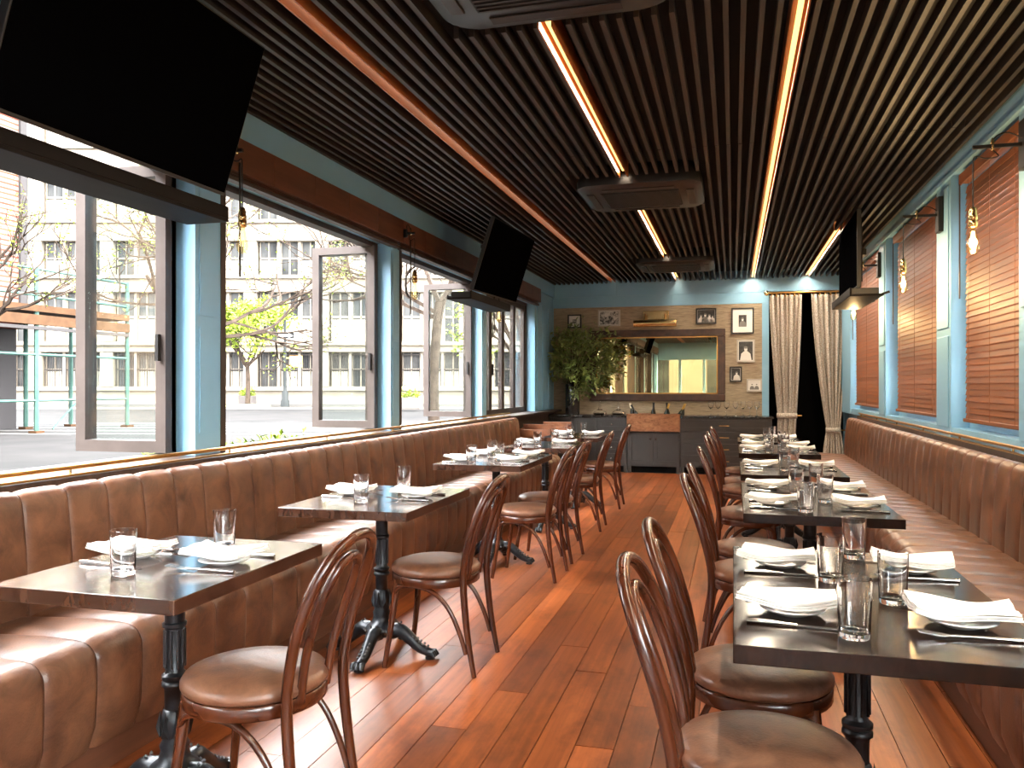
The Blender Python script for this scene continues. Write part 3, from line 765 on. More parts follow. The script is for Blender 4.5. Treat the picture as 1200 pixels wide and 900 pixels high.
# ------------------------------------------------------------------ bulb sconces
def sconce(label, lit, ax=.262):
    t = thing('bulb_sconce', label, 'lamp', group='bare bulb sconces on the %s' % ('blue pilasters' if lit else 'street-side piers'))
    # local: wall behind at x=0, arm reaches along -x ; z=0 at arm height
    hp = .13 if lit else .035
    MB().box(-.035, 0, -.4 * hp, .4 * hp, -hp, hp).build('backplate', 'blackmetal', t, bevel=.006)
    a = MB().bar((-.03, 0, 0), (-ax - .003, 0, 0), .018, .018).build('arm', 'blackmetal', t)
    MB().lathe([(.008, -.02), (.011, .0), (.008, .03), (.003, .045)], 8, (-ax * .65, 0, 0)).build('finial', 'brass', a, smooth=True)
    MB().tube(spline([(-.03, 0, .03), (-ax * .35, .012, .07), (-ax * .57, .014, .055), (-ax * .67, .012, .0), (-ax * .53, .01, -.05), (-ax * .76, .006, -.06), (-ax * .97, 0, -.05), (-ax, 0, -.12), (-ax, 0, -.32)], 5), .0035, 6).build('cord', 'blackmetal', t, smooth=True)
    s_ = MB().lathe([(.010, -.315), (.016, -.325), (.020, -.34), (.020, -.355), (.023, -.36), (.023, -.385), (.020, -.388), (.023, -.392), (.023, -.42), (.018, -.425)], 14, (-ax, 0, 0)).build('socket', 'brass', t, smooth=True)
    MB().lathe([(.014, -.425), (.016, -.44), (.022, -.47), (.030, -.51), (.032, -.53), (.028, -.553), (.015, -.568), (.0, -.572)], 18, (-ax, 0, 0), cap=False).build('bulb', 'bulb', t, smooth=True)
    f = MB()
    for k in range(6):
        a0 = 2 * PI * k / 6; c_, s2 = math.cos(a0), math.sin(a0)
        f.tube([(-ax + .006 * c_, .006 * s2, -.445), (-ax + .013 * c_, .013 * s2, -.53)], .0016 if lit else .0011, 5)
    f.build('filament', 'filament' if lit else 'filament_dim', t)
    if lit:
        ld = bpy.data.lights.new('bulb_light', 'POINT'); ld.energy = 9; ld.color = (1, .72, .44); ld.shadow_soft_size = .03
        lo = bpy.data.objects.new('bulb_light', ld); C.objects.link(lo); lo.parent = t; lo.location = (-ax, 0, -.50)
    return t
XP = XR - .128
for y, lb in ((.80, 'unseen bulb sconce added for fill light nearest the street end of the right wall'), (2.80, 'unseen bulb sconce added for fill light just outside the picture on the right wall'), (4.78, 'glowing bare bulb sconce nearest on the right wall, before the first blind'),  # first two sconces are out of view, added to brighten the right side
              (6.60, 'glowing bare bulb sconce on the second blue pilaster, before the middle blind'),
              (9.18, 'glowing bare bulb sconce partly hidden below the right-hand television')):
    sconce(lb, True).location = (XP, y, 2.565)
for y, lb in ((3.90, 'bare bulb sconce hanging beside the large nearest television'),
              (6.40, 'bare bulb sconce hanging in front of the third street window'),
              (8.96, 'bare bulb sconce hanging below the farther street-side television')):
    o = sconce(lb, False, .10); o.location = (XL + .067, y, 2.60); o.rotation_euler = (0, 0, PI)

# ------------------------------------------------------------------ blinds
def closed_blind(y0, y1, label):
    t = thing('wooden_blind', label, 'blind', (XR - .06, y0, 1.05), 0, 'closed brown wooden blinds')
    wd = y1 - y0
    MB().box(-.045, -.03, -.02, wd + .02, 1.64, 1.715).build('valance', 'blind', t, bevel=.004)
    MB().box(-.03, .02, 0, wd, 1.65, 1.70).build('headrail', 'blind', t)
    MB().box(-.022, .012, 0, wd, .0, .025).build('bottom_rail', 'blind', t, bevel=.004)
    a = math.radians(77)
    me = MB().obox((0, wd / 2, 0), ((math.cos(a), 0, math.sin(a)), (0, 1, 0), (-math.sin(a), 0, math.cos(a))), (.025, wd / 2, .0014)).mesh('slat', 'blind')
    n = 39
    for k in range(n): inst(me, 'slat', t, (0, R.uniform(-.004, .004), .045 + k * 1.60 / n), (0, R.uniform(-.05, .05), 0))
    for q in (.12, .5, .88): MB().box(-.026, -.0245, wd * q - .003, wd * q + .003, .02, 1.65).build('ladder_cord', 'blind', t)
    MB().tube([(-.05, wd - .03, 1.64), (-.05, wd - .03, .85)], .005, 6).build('tilt_wand', 'jamb', t)
closed_blind(5.00, 6.22, 'closed brown wooden blind nearest on the right wall')
closed_blind(6.90, 8.62, 'closed brown wooden blind between the two far bulbs on the right')
closed_blind(9.40, 11.38, 'closed brown wooden blind beside the curtained doorway')
closed_blind(3.10, 4.50, 'closed brown wooden blind just outside the picture on the right')
closed_blind(1.08, 2.52, 'closed brown wooden blind at the street end of the right wall')
def raised_blind(y0, y1, label):
    t = thing('raised_blind', label, 'blind', (XL + .05, y0, 2.47), 0, 'raised wooden blinds above the street windows')
    wd = y1 - y0; n = 5
    for k in range(n):
        MB().box(-.012 + .002 * (k % 2), .015, k * wd / n + .0015, (k + 1) * wd / n - .0015, .05, .245).build('valance_board', 'valance', t, bevel=.002)
    MB().box(-.05, -.013, .02, wd - .02, .18, .24).build('headrail', 'valance', t)
    for k in range(9): MB().box(-.06, -.012, .02, wd - .02, .03 + k * .014, .033 + k * .014).build('slat', 'valance', t)
    MB().box(-.06, -.008, .02, wd - .02, .0, .022).build('bottom_rail', 'dark_frame', t)
    for q in (.15, .5, .85): MB().box(-.04, -.03, wd * q - .006, wd * q + .006, -.002, .0).build('cord_hole', 'blackmetal', t)
    MB().tube([(.022, .14, .1), (.022, .14, -.55)], .006, 6).build('tilt_wand', 'blackmetal', t)
for (a, b), lb in zip(BAYS, ('raised wooden blind nearest the street end wall', 'raised wooden blind second from the street end wall', 'raised wooden blind over the window behind the picture edge', 'raised wooden blind behind the large nearest television', 'raised wooden blind over the widest visible street window',
                             'raised wooden blind over the third street window with bulb', 'raised wooden blind over the closed farthest street window')):
    raised_blind(a - .06, b + .12, lb)

# ------------------------------------------------------------------ back wall furniture
CY = 12.10
xs = [on_y(p, 500, CY).x for p in (640, 735, 797, 905)]
ZT = on_y(770, 487, CY).z
def panel_door(parent, x0, x1, z0, z1, y, knob=None, pull=False, name='door'):
    d = MB(); r = .055
    d.box(x0, x0 + r, y - .02, y, z0, z1); d.box(x1 - r, x1, y - .02, y, z0, z1)
    d.box(x0 + r, x1 - r, y - .02, y, z0, z0 + r); d.box(x0 + r, x1 - r, y - .02, y, z1 - r, z1); d.box(x0 + r, x1 - r, y - .008, y, z0 + r, z1 - r)
    o = d.build(name, 'cabinet', parent)
    if knob: MB().lathe([(.006, 0), (.006, .015), (.014, .02), (.014, .03), (.008, .036)], 10).build('knob', 'steel', o, smooth=True, loc=None).matrix_local = Matrix.Translation((knob[0], y - .02, knob[1])) @ Matrix.Rotation(PI / 2, 4, 'X')
    if pull:
        c = (x0 + x1) / 2; m = MB().tube([(c - .07, y - .045, (z0 + z1) / 2), (c + .07, y - .045, (z0 + z1) / 2)], .006, 6)
        m.box(c - .06, c - .05, y - .045, y - .02, (z0 + z1) / 2 - .005, (z0 + z1) / 2 + .005); m.box(c + .05, c + .06, y - .045, y - .02, (z0 + z1) / 2 - .005, (z0 + z1) / 2 + .005)
        m.build('handle', 'brass_dull', o)
def cabinet(x0, x1, yf, z1, label):
    t = thing('sideboard_cabinet', label, 'cabinet', (0, 0, 0), 0, 'dark panelled cabinets along the back wall')
    MB().box(x0 + .003, x1 - .003, yf, YB - .03, .10, z1).build('body', 'cabinet', t)
    MB().box(x0 + .05, x1 - .05, yf + .06, YB - .05, .0, .10).build('toe_kick', 'voidm', t)
    for a in (x0 + .004, x1 - .054): MB().box(a, a + .05, yf, yf + .05, 0, .10).build('foot', 'cabinet', t)
    return t
xL0 = XL + .05
t = cabinet(xL0, xs[1], CY, ZT - .035, 'dark panelled cabinet in the corner under the leafy vase')
wd = (xs[1] - .46 - xL0) / 2
for k in range(2): panel_door(t, xL0 + .01 + k * wd, xL0 + (k + 1) * wd - .005, .12, ZT - .05, CY, (xL0 + wd + (-.04 if k == 0 else .04), .6))
for k in range(4):
    h = (ZT - .17) / 4; panel_door(t, xs[1] - .45, xs[1] - .012, .12 + k * h, .12 + (k + 1) * h - .008, CY, (xs[1] - .23, .12 + k * h + h / 2), name='drawer')
zs = on_y(770, 506, CY - .06).z
t = cabinet(xs[1], xs[2], CY, zs - .005, 'dark two-door cabinet under the copper trough')
mid = (xs[1] + xs[2]) / 2
panel_door(t, xs[1] + .015, mid - .003, .13, zs - .03, CY, (mid - .04, zs - .11)); panel_door(t, mid + .003, xs[2] - .015, .13, zs - .03, CY, (mid + .04, zs - .11))
t = cabinet(xs[2], xs[3], CY, ZT - .035, 'dark cabinet with wide drawers under the wine glasses')
for k in range(4):
    h = (ZT - .17) / 4; panel_door(t, xs[2] + .02, xs[3] - .06, .12 + k * h, .12 + (k + 1) * h - .008, CY, None, True, 'drawer')
m = MB(); m.box(xL0, xs[1], CY - .02, YB - .012, ZT - .034, ZT)
tag(m.build('worktop', 'counter', bevel=.004), 'black stone worktop left of the copper trough', 'worktop')
m = MB(); m.box(xs[2], xs[3] + .02, CY - .02, YB - .012, ZT - .034, ZT)
tag(m.build('worktop', 'counter', bevel=.004), 'black stone worktop under the wine glasses', 'worktop')
# copper trough
t = thing('copper_trough', 'hammered copper trough sink filled with ice and bottles', 'sink', (mid, CY, zs))
hw = (xs[2] - xs[1]) / 2; hz = ZT - zs + .02
m = MB(); m.box(-hw, hw, -.07, -.035, 0, hz); m.box(-hw, hw, .36, .40, 0, hz); m.box(-hw, -hw + .035, -.035, .36, 0, hz); m.box(hw - .035, hw, -.035, .36, 0, hz); m.box(-hw + .035, hw - .035, -.035, .36, 0, .03)
m.build('basin', 'copper', t, bevel=.008)
m = MB().box(-hw - .004, hw + .004, -.078, -.03, hz - .012, hz + .006); m.build('rim', 'copper', t, bevel=.004)
MB().box(-hw, hw, .405, .48, 0, hz - .02).build('rear_ledge', 'cabinet', t)
M['ice'] = pm('ice', S(226, 232, 234), rough=.15, scale=(30, 30, 30), bump=.6)
rows = [[(lerp(-hw + .035, hw - .035, i / 24), lerp(-.035, .36, j / 8), hz - .05 + R.uniform(0, .03)) for j in range(9)] for i in range(25)]
stuff(MB().grid(rows).build('ice', 'ice', t))
def bottle(dx, dy, tilt, body, foil, label, top=.0):
    t = thing('wine_bottle', label, 'bottle', (mid + dx, CY + dy, zs + .11), 0, 'bottles standing in the copper trough')
    t.rotation_euler = (tilt[0], tilt[1], 0)
    MB().lathe([(.036, 0), (.038, .01), (.038, .15), (.030, .19), (.016, .225), (.0145, .27)], 14).build('body', body, t, smooth=True)
    MB().lathe([(.0155, .225), (.0155, .30), (.018, .302), (.018, .315), (.012, .318)], 12).build('foil', foil, t, smooth=True)
    MB().lathe([(.0386, .05), (.0386, .13)], 14, cap=False).build('bottle_label', 'paper', t, smooth=True)
bottle(-.28, .10, (.05, -.25), 'bottle', 'paper', 'bottle with pale neck leaning at the left of the trough')
bottle(-.19, .02, (.10, -.45), 'bottle', 'foil_dark', 'bottle lying almost over at the left of the trough')
bottle(-.02, .12, (0, .04), 'bottle', 'foil_dark', 'upright dark bottle in the middle of the trough')
bottle(.14, .05, (.10, .28), 'bottle', 'foil', 'copper-necked bottle leaning in the middle of the trough')
bottle(.20, .16, (0, -.05), 'bottle', 'foil_dark', 'upright dark bottle right of the trough centre')
bottle(.32, .08, (.05, .42), 'bottle', 'foil', 'gold-necked bottle leaning at the right of the trough')
bottle(.36, .18, (.05, .30), 'bottle', 'foil', 'gold-necked bottle standing hindmost at the right of the trough')
# wine glasses
wgm = MB().lathe([(.0, .0), (.036, .0), (.034, .004), (.006, .010), (.0045, .03), (.0045, .095), (.012, .105), (.034, .13), (.041, .165), (.036, .215), (.0345, .215), (.0385, .165), (.031, .133), (.0, .112)], 18, cap=False).mesh('wine_glass', 'tumbler', True)
nth = ['first', 'second', 'third', 'fourth', 'fifth', 'sixth', 'seventh']
for k, px in enumerate((833, 841.5, 851.5, 862, 871, 879, 887)):
    p = on_y(px, 480, CY + .16 + (.03 if k % 2 else 0)); tag(inst(wgm, 'wine_glass', None, (p.x, p.y, ZT)), '%s stemmed wine glass from the left in the row by the mirror' % nth[k], 'wine glass', 'row of wine glasses on the worktop')
dcm = MB().lathe([(.0, .002), (.09, .0), (.105, .02), (.09, .05), (.03, .08), (.016, .12), (.014, .19), (.024, .22), (.022, .22), (.012, .19), (.013, .12), (.027, .083), (.086, .05), (.1, .02), (.0, .008)], 20, cap=False).mesh('decanter', 'tumbler', True)
for px, lb in ((703, 'wide glass decanter nearer the dark vase'), (725, 'wide glass decanter nearer the copper trough')):
    p = on_y(px, 480, CY + .2); o = inst(dcm, 'wine_decanter', None, (p.x, p.y, ZT), (0, 0, 0)); tag(o, lb, 'decanter', 'glass decanters on the worktop')
# vase of leafy branches
p = on_y(671, 480, CY + .22)
t = thing('branch_vase', 'tall black cylinder vase holding a big leafy green bush', 'plant', (p.x, p.y, ZT))
MB().lathe([(.105, 0), (.11, .01), (.11, .46), (.10, .47), (.09, .46), (.09, .3)], 24).build('vase', 'vase', t, smooth=True)
cc = on_y(680, 420, CY + .12) - Vector((p.x, p.y, ZT)); rx_, ry_, rz_ = .70, .36, .60
br = MB(); lf = MB()
def leafquad(m, c, d, up, L_, w_):
    d = d.normalized(); s_ = d.cross(up)
    if s_.length < 1e-3: s_ = d.orthogonal()
    s_.normalize(); n_ = s_.cross(d)
    m.add([c, c + d * L_ * .45 + s_ * w_ + n_ * w_ * .35, c + d * L_, c + d * L_ * .45 - s_ * w_ + n_ * w_ * .35, c + d * L_ * .5], [(0, 1, 4), (1, 2, 4), (2, 3, 4), (3, 0, 4)])
for k in range(95):
    while True:
        q = Vector((R.uniform(-1, 1), R.uniform(-1, 1), R.uniform(-1, 1)))
        if .25 < q.length < 1: break
    tip = cc + Vector((q.x * rx_, q.y * ry_, q.z * rz_))
    base = Vector((R.uniform(-.05, .05), R.uniform(-.05, .05), .42))
    midp = (base + tip) / 2 + Vector((0, 0, .12))
    pts = spline([base, midp, tip], 5)
    if k < 34: br.tube(pts, [.008 - .0055 * i / (len(pts) - 1) for i in range(len(pts))], 5)
    for j in range(19):
        b = lerp(midp, tip, R.uniform(.35, 1.05)) + Vector((R.gauss(0, .05), R.gauss(0, .05), R.gauss(0, .05)))
        b.x = max(b.x, XL + .07 - p.x)
        if b.y + p.y > YB - .13: b.y = YB - .13 - p.y
        d = Vector((R.gauss(0, 1), R.gauss(0, .7), R.gauss(-.1, .8))) + (tip - cc) * 1.2
        e = d.normalized() * R.uniform(.07, .12)
        if b.y + e.y + p.y < YB - .07 and b.x + e.x + p.x > XL + .05: leafquad(lf, b, d, Vector((R.gauss(0, .4), R.gauss(0, .4), 1)), e.length, R.uniform(.018, .028))
stuff(br.build('branches', 'bark', t)); stuff(lf.build('foliage', 'leaf', t))
# mirror
YM = YB - .012
a, b = on_y(691, 386, YM), on_y(850, 469, YM)
mx0, mx1 = a.x, b.x; mz1, mz0 = on_y(770, 386.5, YM).z, on_y(770, 470, YM).z
t = thing('wall_mirror', 'wide bronze-tinted mirror in a dark brown wooden frame', 'mirror', ((mx0 + mx1) / 2, YM, mz0))
W2, HH = (mx1 - mx0) / 2, mz1 - mz0; fr_ = .11
MB().box(-W2 + fr_ - .01, W2 - fr_ + .01, -.026, -.020, fr_ - .01, HH - fr_ + .01).build('mirror_glass', 'mirror', t)
MB().box(-W2 + .02, W2 - .02, -.02, 0, .02, HH - .02).build('backing', 'frame_brown', t)
for n2, pts in (('frame_rail', (-W2, W2, 0, fr_)), ('frame_rail', (-W2, W2, HH - fr_, HH)), ('frame_stile', (-W2, -W2 + fr_, fr_, HH - fr_)), ('frame_stile', (W2 - fr_, W2, fr_, HH - fr_))):
    x0, x1, z0, z1 = pts
    MB().box(x0, x1, -.05, -.02, z0, z1).build(n2, 'frame_brown', t, bevel=.012)
m = MB(); e = .018
m.box(-W2 + fr_, W2 - fr_, -.044, -.026, fr_, fr_ + e); m.box(-W2 + fr_, W2 - fr_, -.044, -.026, HH - fr_ - e, HH - fr_); m.box(-W2 + fr_, -W2 + fr_ + e, -.044, -.026, fr_, HH - fr_); m.box(W2 - fr_ - e, W2 - fr_, -.044, -.026, fr_, HH - fr_)
m.build('inner_bead', 'brass_dull', t)
# picture light
a, b = on_y(743, 381, YM - .1), on_y(793, 381, YM - .1)
t = thing('picture_light', 'brass tube picture light above the wide mirror', 'lamp', ((a.x + b.x) / 2, YM, a.z + .02))
L2 = (b.x - a.x) / 2
MB().tube([(-L2, -.14, 0), (L2, -.14, 0)], .055, 14).build('shade', 'brass', t, smooth=True)
MB().box(-L2 * .6, L2 * .62, -.03, 0, .06, .20).build('mounting_bar', 'brass', t, bevel=.008)
for s in (-.45, .45): MB().tube(spline([(s * L2, -.02, .13), (s * L2, -.09, .14), (s * L2, -.14, .05)], 4), .012, 8).build('arm', 'brass_dull', t, smooth=True)
# framed photographs
def ellipse(m, cx, cz, rx, rz, y, n=14):
    m.add([(cx, y, cz)] + [(cx + rx * math.cos(2 * PI * k / n), y, cz + rz * math.sin(2 * PI * k / n)) for k in range(n)], [(0, 1 + k, 1 + (k + 1) % n) for k in range(n)])
def picture(px0, py0, px1, py1, fm, mount, fig, label, photo='photo_dark'):
    a, b = on_y(px0, py1, YM), on_y(px1, py0, YM); w_, h_ = b.x - a.x, b.z - a.z
    t = thing('framed_photograph', label, 'picture', ((a.x + b.x) / 2, YM + .003, a.z), 0, 'black and white photographs on the back wall')
    fwid = .022; m = MB()
    m.box(-w_ / 2, w_ / 2, -.028, 0, 0, fwid); m.box(-w_ / 2, w_ / 2, -.028, 0, h_ - fwid, h_); m.box(-w_ / 2, -w_ / 2 + fwid, -.028, 0, fwid, h_ - fwid); m.box(w_ / 2 - fwid, w_ / 2, -.028, 0, fwid, h_ - fwid)
    m.build('frame', fm, t)
    MB().box(-w_ / 2 + fwid, w_ / 2 - fwid, -.012, 0, fwid, h_ - fwid).build('mount', 'mat_white', t)
    g = fwid + mount; iw, ih = w_ - 2 * g, h_ - 2 * g
    ph = MB().box(-iw / 2, iw / 2, -.015, -.012, g, h_ - g).build('print', photo, t)
    lt, md = MB(), MB(); y = -.0165
    for (cx, sc, light) in fig:                        # simple head-and-shoulders shapes of the printed people
        k = ih * sc; body, head = (lt, md) if light else (md, lt)
        body.add([(cx * iw - k * .30, y, g + .002), (cx * iw + k * .30, y, g + .002), (cx * iw + k * .24, y, g + k * .36), (cx * iw + k * .08, y, g + k * .50), (cx * iw - k * .08, y, g + k * .50), (cx * iw - k * .24, y, g + k * .36)], [(0, 1, 2, 3, 4, 5)])
        ellipse(lt, cx * iw, g + k * .60, k * .085, k * .115, y - .0006); ellipse(md, cx * iw, g + k * .70, k * .10, k * .07, y - .0012)
    if fig: lt.build('print_light', 'photo_light', ph); md.build('print_grey', 'photo_mid', ph)
picture(665.5, 368.5, 681.5, 385, 'pic_black', .055, [(0, .95, False)], 'small black-framed photograph with wide white mount above the bush', 'photo')
picture(701, 363, 727, 382.5, 'pic_silver', .004, [], 'silver-framed landscape photograph between bush and picture light', 'photo')
picture(815.5, 361, 839.5, 380, 'pic_black', .004, [(-.3, .8, True), (-.05, .95, False), (.2, .85, True), (.38, .7, True)], 'black-framed group photograph just right of the picture light')
picture(857, 360.5, 883.5, 391.5, 'pic_black', .085, [(0, 1.0, False)], 'largest black-framed photograph with wide white mount beside the curtain')
picture(863.5, 398, 884.5, 424.5, 'pic_silver', .006, [(0, .98, True)], 'silver-framed portrait of a figure in white below the largest photograph')
picture(855, 429.5, 869.5, 447.5, 'pic_black', .005, [(.1, .95, True)], 'small black-framed portrait at the mirror corner', 'photo_dark')
picture(875, 444, 893, 459, 'pic_silver', .006, [(-.2, .85, False), (.2, .85, False)], 'small silver-framed photograph of a pair above the wine glasses', 'photo_light')
# curtains
YC = 12.36
def curtain(tx0, tx1, kx0, kx1, kz, bx0, bx1, label, hook):
    zt = on_y(920, 346, YC).z
    t = thing('drape', label, 'curtain', (0, YC, 0), 0, 'patterned drapes in the doorway')
    rows = []
    for i in range(40):
        z = lerp(zt, .02, i / 39)
        if z > kz: u = (zt - z) / (zt - kz); e = u ** 1.5; x0, x1 = lerp(tx0, kx0, e), lerp(tx1, kx1, e)
        else: u = (kz - z) / kz; e = min(1, u * 1.6) ** .7; x0, x1 = lerp(kx0, bx0, e), lerp(kx1, bx1, e)
        amp = .038 * (1 - .55 * math.exp(-((z - kz) / .25) ** 2))
        rows.append([(lerp(x0, x1, j / 72) + .006 * math.sin(j * .9), amp * math.sin(j / 72 * 2 * PI * 7 + .4 * math.sin(z * 2)) + .012 * math.sin(j * .31 + z), z) for j in range(73)])
    MB().grid(rows).build('cloth', 'curtain', t, smooth=True, solid=.006)
    m = MB(); n = 20
    cx, hw_ = (kx0 + kx1) / 2, (kx1 - kx0) / 2 + .012
    ring = [[(cx + hw_ * math.cos(2 * PI * k / n), .055 * math.sin(2 * PI * k / n), kz + dz) for dz in (-.035, .035)] for k in range(n + 1)]
    m.grid(ring); m.build('tieback', 'curtain', t, smooth=True, solid=.008)
    MB().tube([(hook, 0, kz), (hook + .09, 0, kz)], .010, 6).build('tieback_hook', 'brass_dull', t)
    for k in range(7):
        xx = lerp(tx0, tx1, (k + .5) / 7); MB().lathe([(.012, -.02), (.012, .02)], 8, (xx, 0, zt + .0)).build('pleat_ring', 'brass_dull', t)
cx = lambda px: on_y(px, 400, YC).x
curtain(cx(902), cx(939), cx(911.5), cx(933), on_y(920, 487, YC).z, cx(911), cx(931), 'patterned grey drape at the left of the dark doorway', cx(932))
curtain(cx(951), cx(996), cx(969), cx(984), on_y(975, 504, YC).z, cx(964), cx(990), 'patterned grey drape at the right of the dark doorway', cx(985))
t = thing('curtain_rod', 'thin brass curtain rod with ball end over the dark doorway', 'curtain rod', (0, YC, on_y(920, 343, YC).z))
MB().tube([(cx(901), 0, 0), (XR - .13, 0, 0)], .016, 10).build('rod', 'brass_dull', t, smooth=True)
MB().lathe([(.0, -.04), (.028, -.028), (.04, 0), (.028, .028), (0, .04)], 12, (cx(901) - .03, 0, .0), cap=False).build('finial', 'brass', t, smooth=True)
MB().box(cx(905), cx(905) + .02, 0, .24, -.012, .012).build('bracket', 'brass_dull', t)
# wooden high chairs behind the left banquette
def high_chair(x, y, rz, label):
    t = thing('high_chair', label, 'high chair', (x, y, 0), rz, 'wooden high chairs by the left wall')
    for sx in (-1, 1):
        for sy in (-1, 1): MB().bar((sx * .25, sy * .25, 0), (sx * .20, sy * .19, .76), .035, .035).build('leg', 'highchair', t)
    for sx in (-1, 1):
        MB().box(sx * .20 - .012, sx * .20 + .012, -.20, .20, .66, .75).build('side_rail', 'highchair', t, bevel=.004)
        MB().box(sx * .225 - .01, sx * .225 + .01, -.22, .22, .20, .24).build('stretcher', 'highchair', t)
    MB().box(-.20, .20, -.205, -.183, .66, .75).build('front_rail', 'highchair', t, bevel=.004)
    MB().box(-.20, .20, .183, .205, .62, .80).build('backrest', 'highchair', t, bevel=.004)
    MB().box(-.195, .195, -.18, .18, .48, .50).build('seat', 'highchair', t)
high_chair(-2.42, 9.98, .05, 'brown wooden high chair just behind the left banquette end')
high_chair(-2.36, 10.75, -.05, 'brown wooden high chair farther into the corner by the cabinet')
# ------------------------------------------------------------------ outdoors: an angled street beyond the left windows
GZ = -.15
struct(MB().box(-120, 60, -70, 110, GZ - .2, GZ).build('ground', 'asphalt'))
pv = struct(MB().box(-6.6, -3.1, -30, 40, GZ, -.06).build('trim_1', 'pavement')); pv.name = 'trim_1'
def angled(name, px, d, label, cat, group=None):         # thing whose local x runs along the far street, local y away from us
    p = at_depth(px, d, 0); return thing(name, label, cat, (p.x, p.y, 0), TH, group)
t = root_struct('trim_2', tuple(at_depth(300, 50))); t.rotation_euler = (0, 0, TH)
MB().box(-45, 45, 0, 9, GZ, -.02).build('far_pavement', 'pavement', t)
MB().box(-45, 45, -.15, 0, GZ, -.03).build('kerb', 'cream', t)
for k in range(5):
    o = MB().box(-9 + k * .2, 12, -26 + k * 1.7, -25.4 + k * 1.7, GZ, GZ + .006).build('crossing_stripe', 'paint_white', t)

# cream stone block
D = 58.0; K = D / F
def pxx(p): return (p - 300) * K
fa = angled('stone_building', 300, D, 'cream stone building with barred ground-floor windows across the street', 'building')
rows_ = [(413, 453), (343, 400), (283, 322), (205, 257), (110, 170)]
xw0, xw1 = pxx(-80), pxx(660)
MB().box(xw0, xw1, .9, 8, GZ, zz(40, D)).build('core', 'cream', fa)
edges = [453] + [v for a, b in rows_ for v in ()]
bands = [(500, 453)] + [(rows_[i][0], rows_[i + 1][1]) for i in range(len(rows_) - 1)] + [(110, 40)]
for lo, hi in bands:
    z0 = max(zz(lo, D), GZ); z1 = zz(hi, D)
    b = MB().box(xw0, xw1, 0, .9, z0, z1).build('spandrel', 'cream', fa)
    MB().box(xw0, xw1, -.25, 0, z1 - .28, z1 - .05).build('ledge', 'cream', b); MB().box(xw0, xw1, -.15, 0, z0 + .05, z0 + .25).build('ledge', 'cream', b)
wme = MB().box(0, 1, .35, .42, 0, 1).mesh('window', 'farglass')
mme = MB().box(.46, .54, .28, .36, 0, 1).box(0, 1, .28, .36, .48, .53).box(0, .06, .28, .36, 0, 1).box(.94, 1, .28, .36, 0, 1).mesh('mullion', 'cream')
sme = MB().box(.06, .94, .32, .35, .0, .45).mesh('window_blind', 'farblind')
bme = MB()
for k in range(8): bme.box(.03 + k * .13, .05 + k * .13, .10, .14, 0, 1)
bme = bme.box(0, 1, .10, .14, .48, .51).box(0, 1, .10, .14, .92, .95).mesh('window_bars', 'bars')
pc = 293 - 84 * 4
while pc < 650:
    for a, b in rows_:
        z0, z1 = zz(b, D), zz(a, D)
        MB().box(pxx(pc - 7), pxx(pc + 8), -.12, .9, z0, z1).build('pillar', 'cream', fa)
        for q in range(3):
            x0 = pc + 10 + q * 24.5
            if q < 2: MB().box(pxx(x0 + 21.5), pxx(x0 + 24.5), .1, .9, z0, z1).build('pier', 'cream', fa)
            wo = inst(wme, 'window', fa, (pxx(x0), 0, z0), scl=(21.5 * K, 1, z1 - z0))
            inst(mme, 'mullion', wo)
            if R.random() < .7: inst(sme, 'window_blind', wo)
            if a > 400: inst(bme, 'window_bars', wo)
    pc += 84

# brick house with sidewalk shed, along our own street
bh = thing('brick_building', 'red brick building behind the scaffold at the left edge', 'building', (-23, 12, 0))
MB().box(-10, 0, -10, 9.8, 3.2, 22).build('wall', 'brick', bh)
MB().box(-10, -.3, -10, 9.8, GZ, 3.2).build('shopfront', 'shed_dark', bh)
for k in range(6):
    wv = MB().box(-.32, -.25, -8.5 + k * 3.1, -6.6 + k * 3.1, .9, 2.9).build('window', 'farblind', bh)
    MB().box(-.26, -.2, -7.6 + k * 3.1, -7.5 + k * 3.1, .9, 2.9).build('mullion', 'shed_dark', wv)
MB().box(0, .10, 9.6, 9.85, 3.2, 22).build('corner_pipe', 'shed_dark', bh)
sh = thing('sidewalk_shed', 'teal scaffold walkway with timber deck in front of the brick building', 'scaffold', (-20.4, 12, 0))
MB().box(-2.6, .1, -6, 11.6, 3.55, 3.75).build('deck', 'timber', sh)
MB().box(-.05, .12, -6, 11.6, 3.15, 3.45).build('fascia_board', 'timber', sh); MB().box(-.05, .10, -6, 11.6, 3.0, 3.10).build('beam', 'shed_dark', sh)
yk = -5.5
while yk < 11.7:
    for xx in (0, -2.4):
        MB().tube([(xx, yk, GZ), (xx, yk, 4.9 if xx == 0 else 3.5)], .07, 6).build('post', 'teal', sh)
        MB().box(xx - .15, xx + .15, yk - .15, yk + .15, GZ, GZ + .08).build('foot_block', 'timber', sh)
    yk += 1.9
for zr in (.85, 2.25, 4.05, 4.85):
    MB().tube([(0, -6, zr), (0, 11.6, zr)], .045, 6).build('rail', 'teal', sh)
for k in range(4): MB().tube([(0, 8.4 - k * 3.8, GZ + .1), (0, 10.2 - k * 3.8, 1.5)], .03, 5).build('brace', 'teal', sh)
for k in range(24): MB().box(-2.72, -2.69, 8 - .25 * k, 8.03 - .25 * k, GZ, 1.1).build('fence_bar', 'shed_dark', sh)

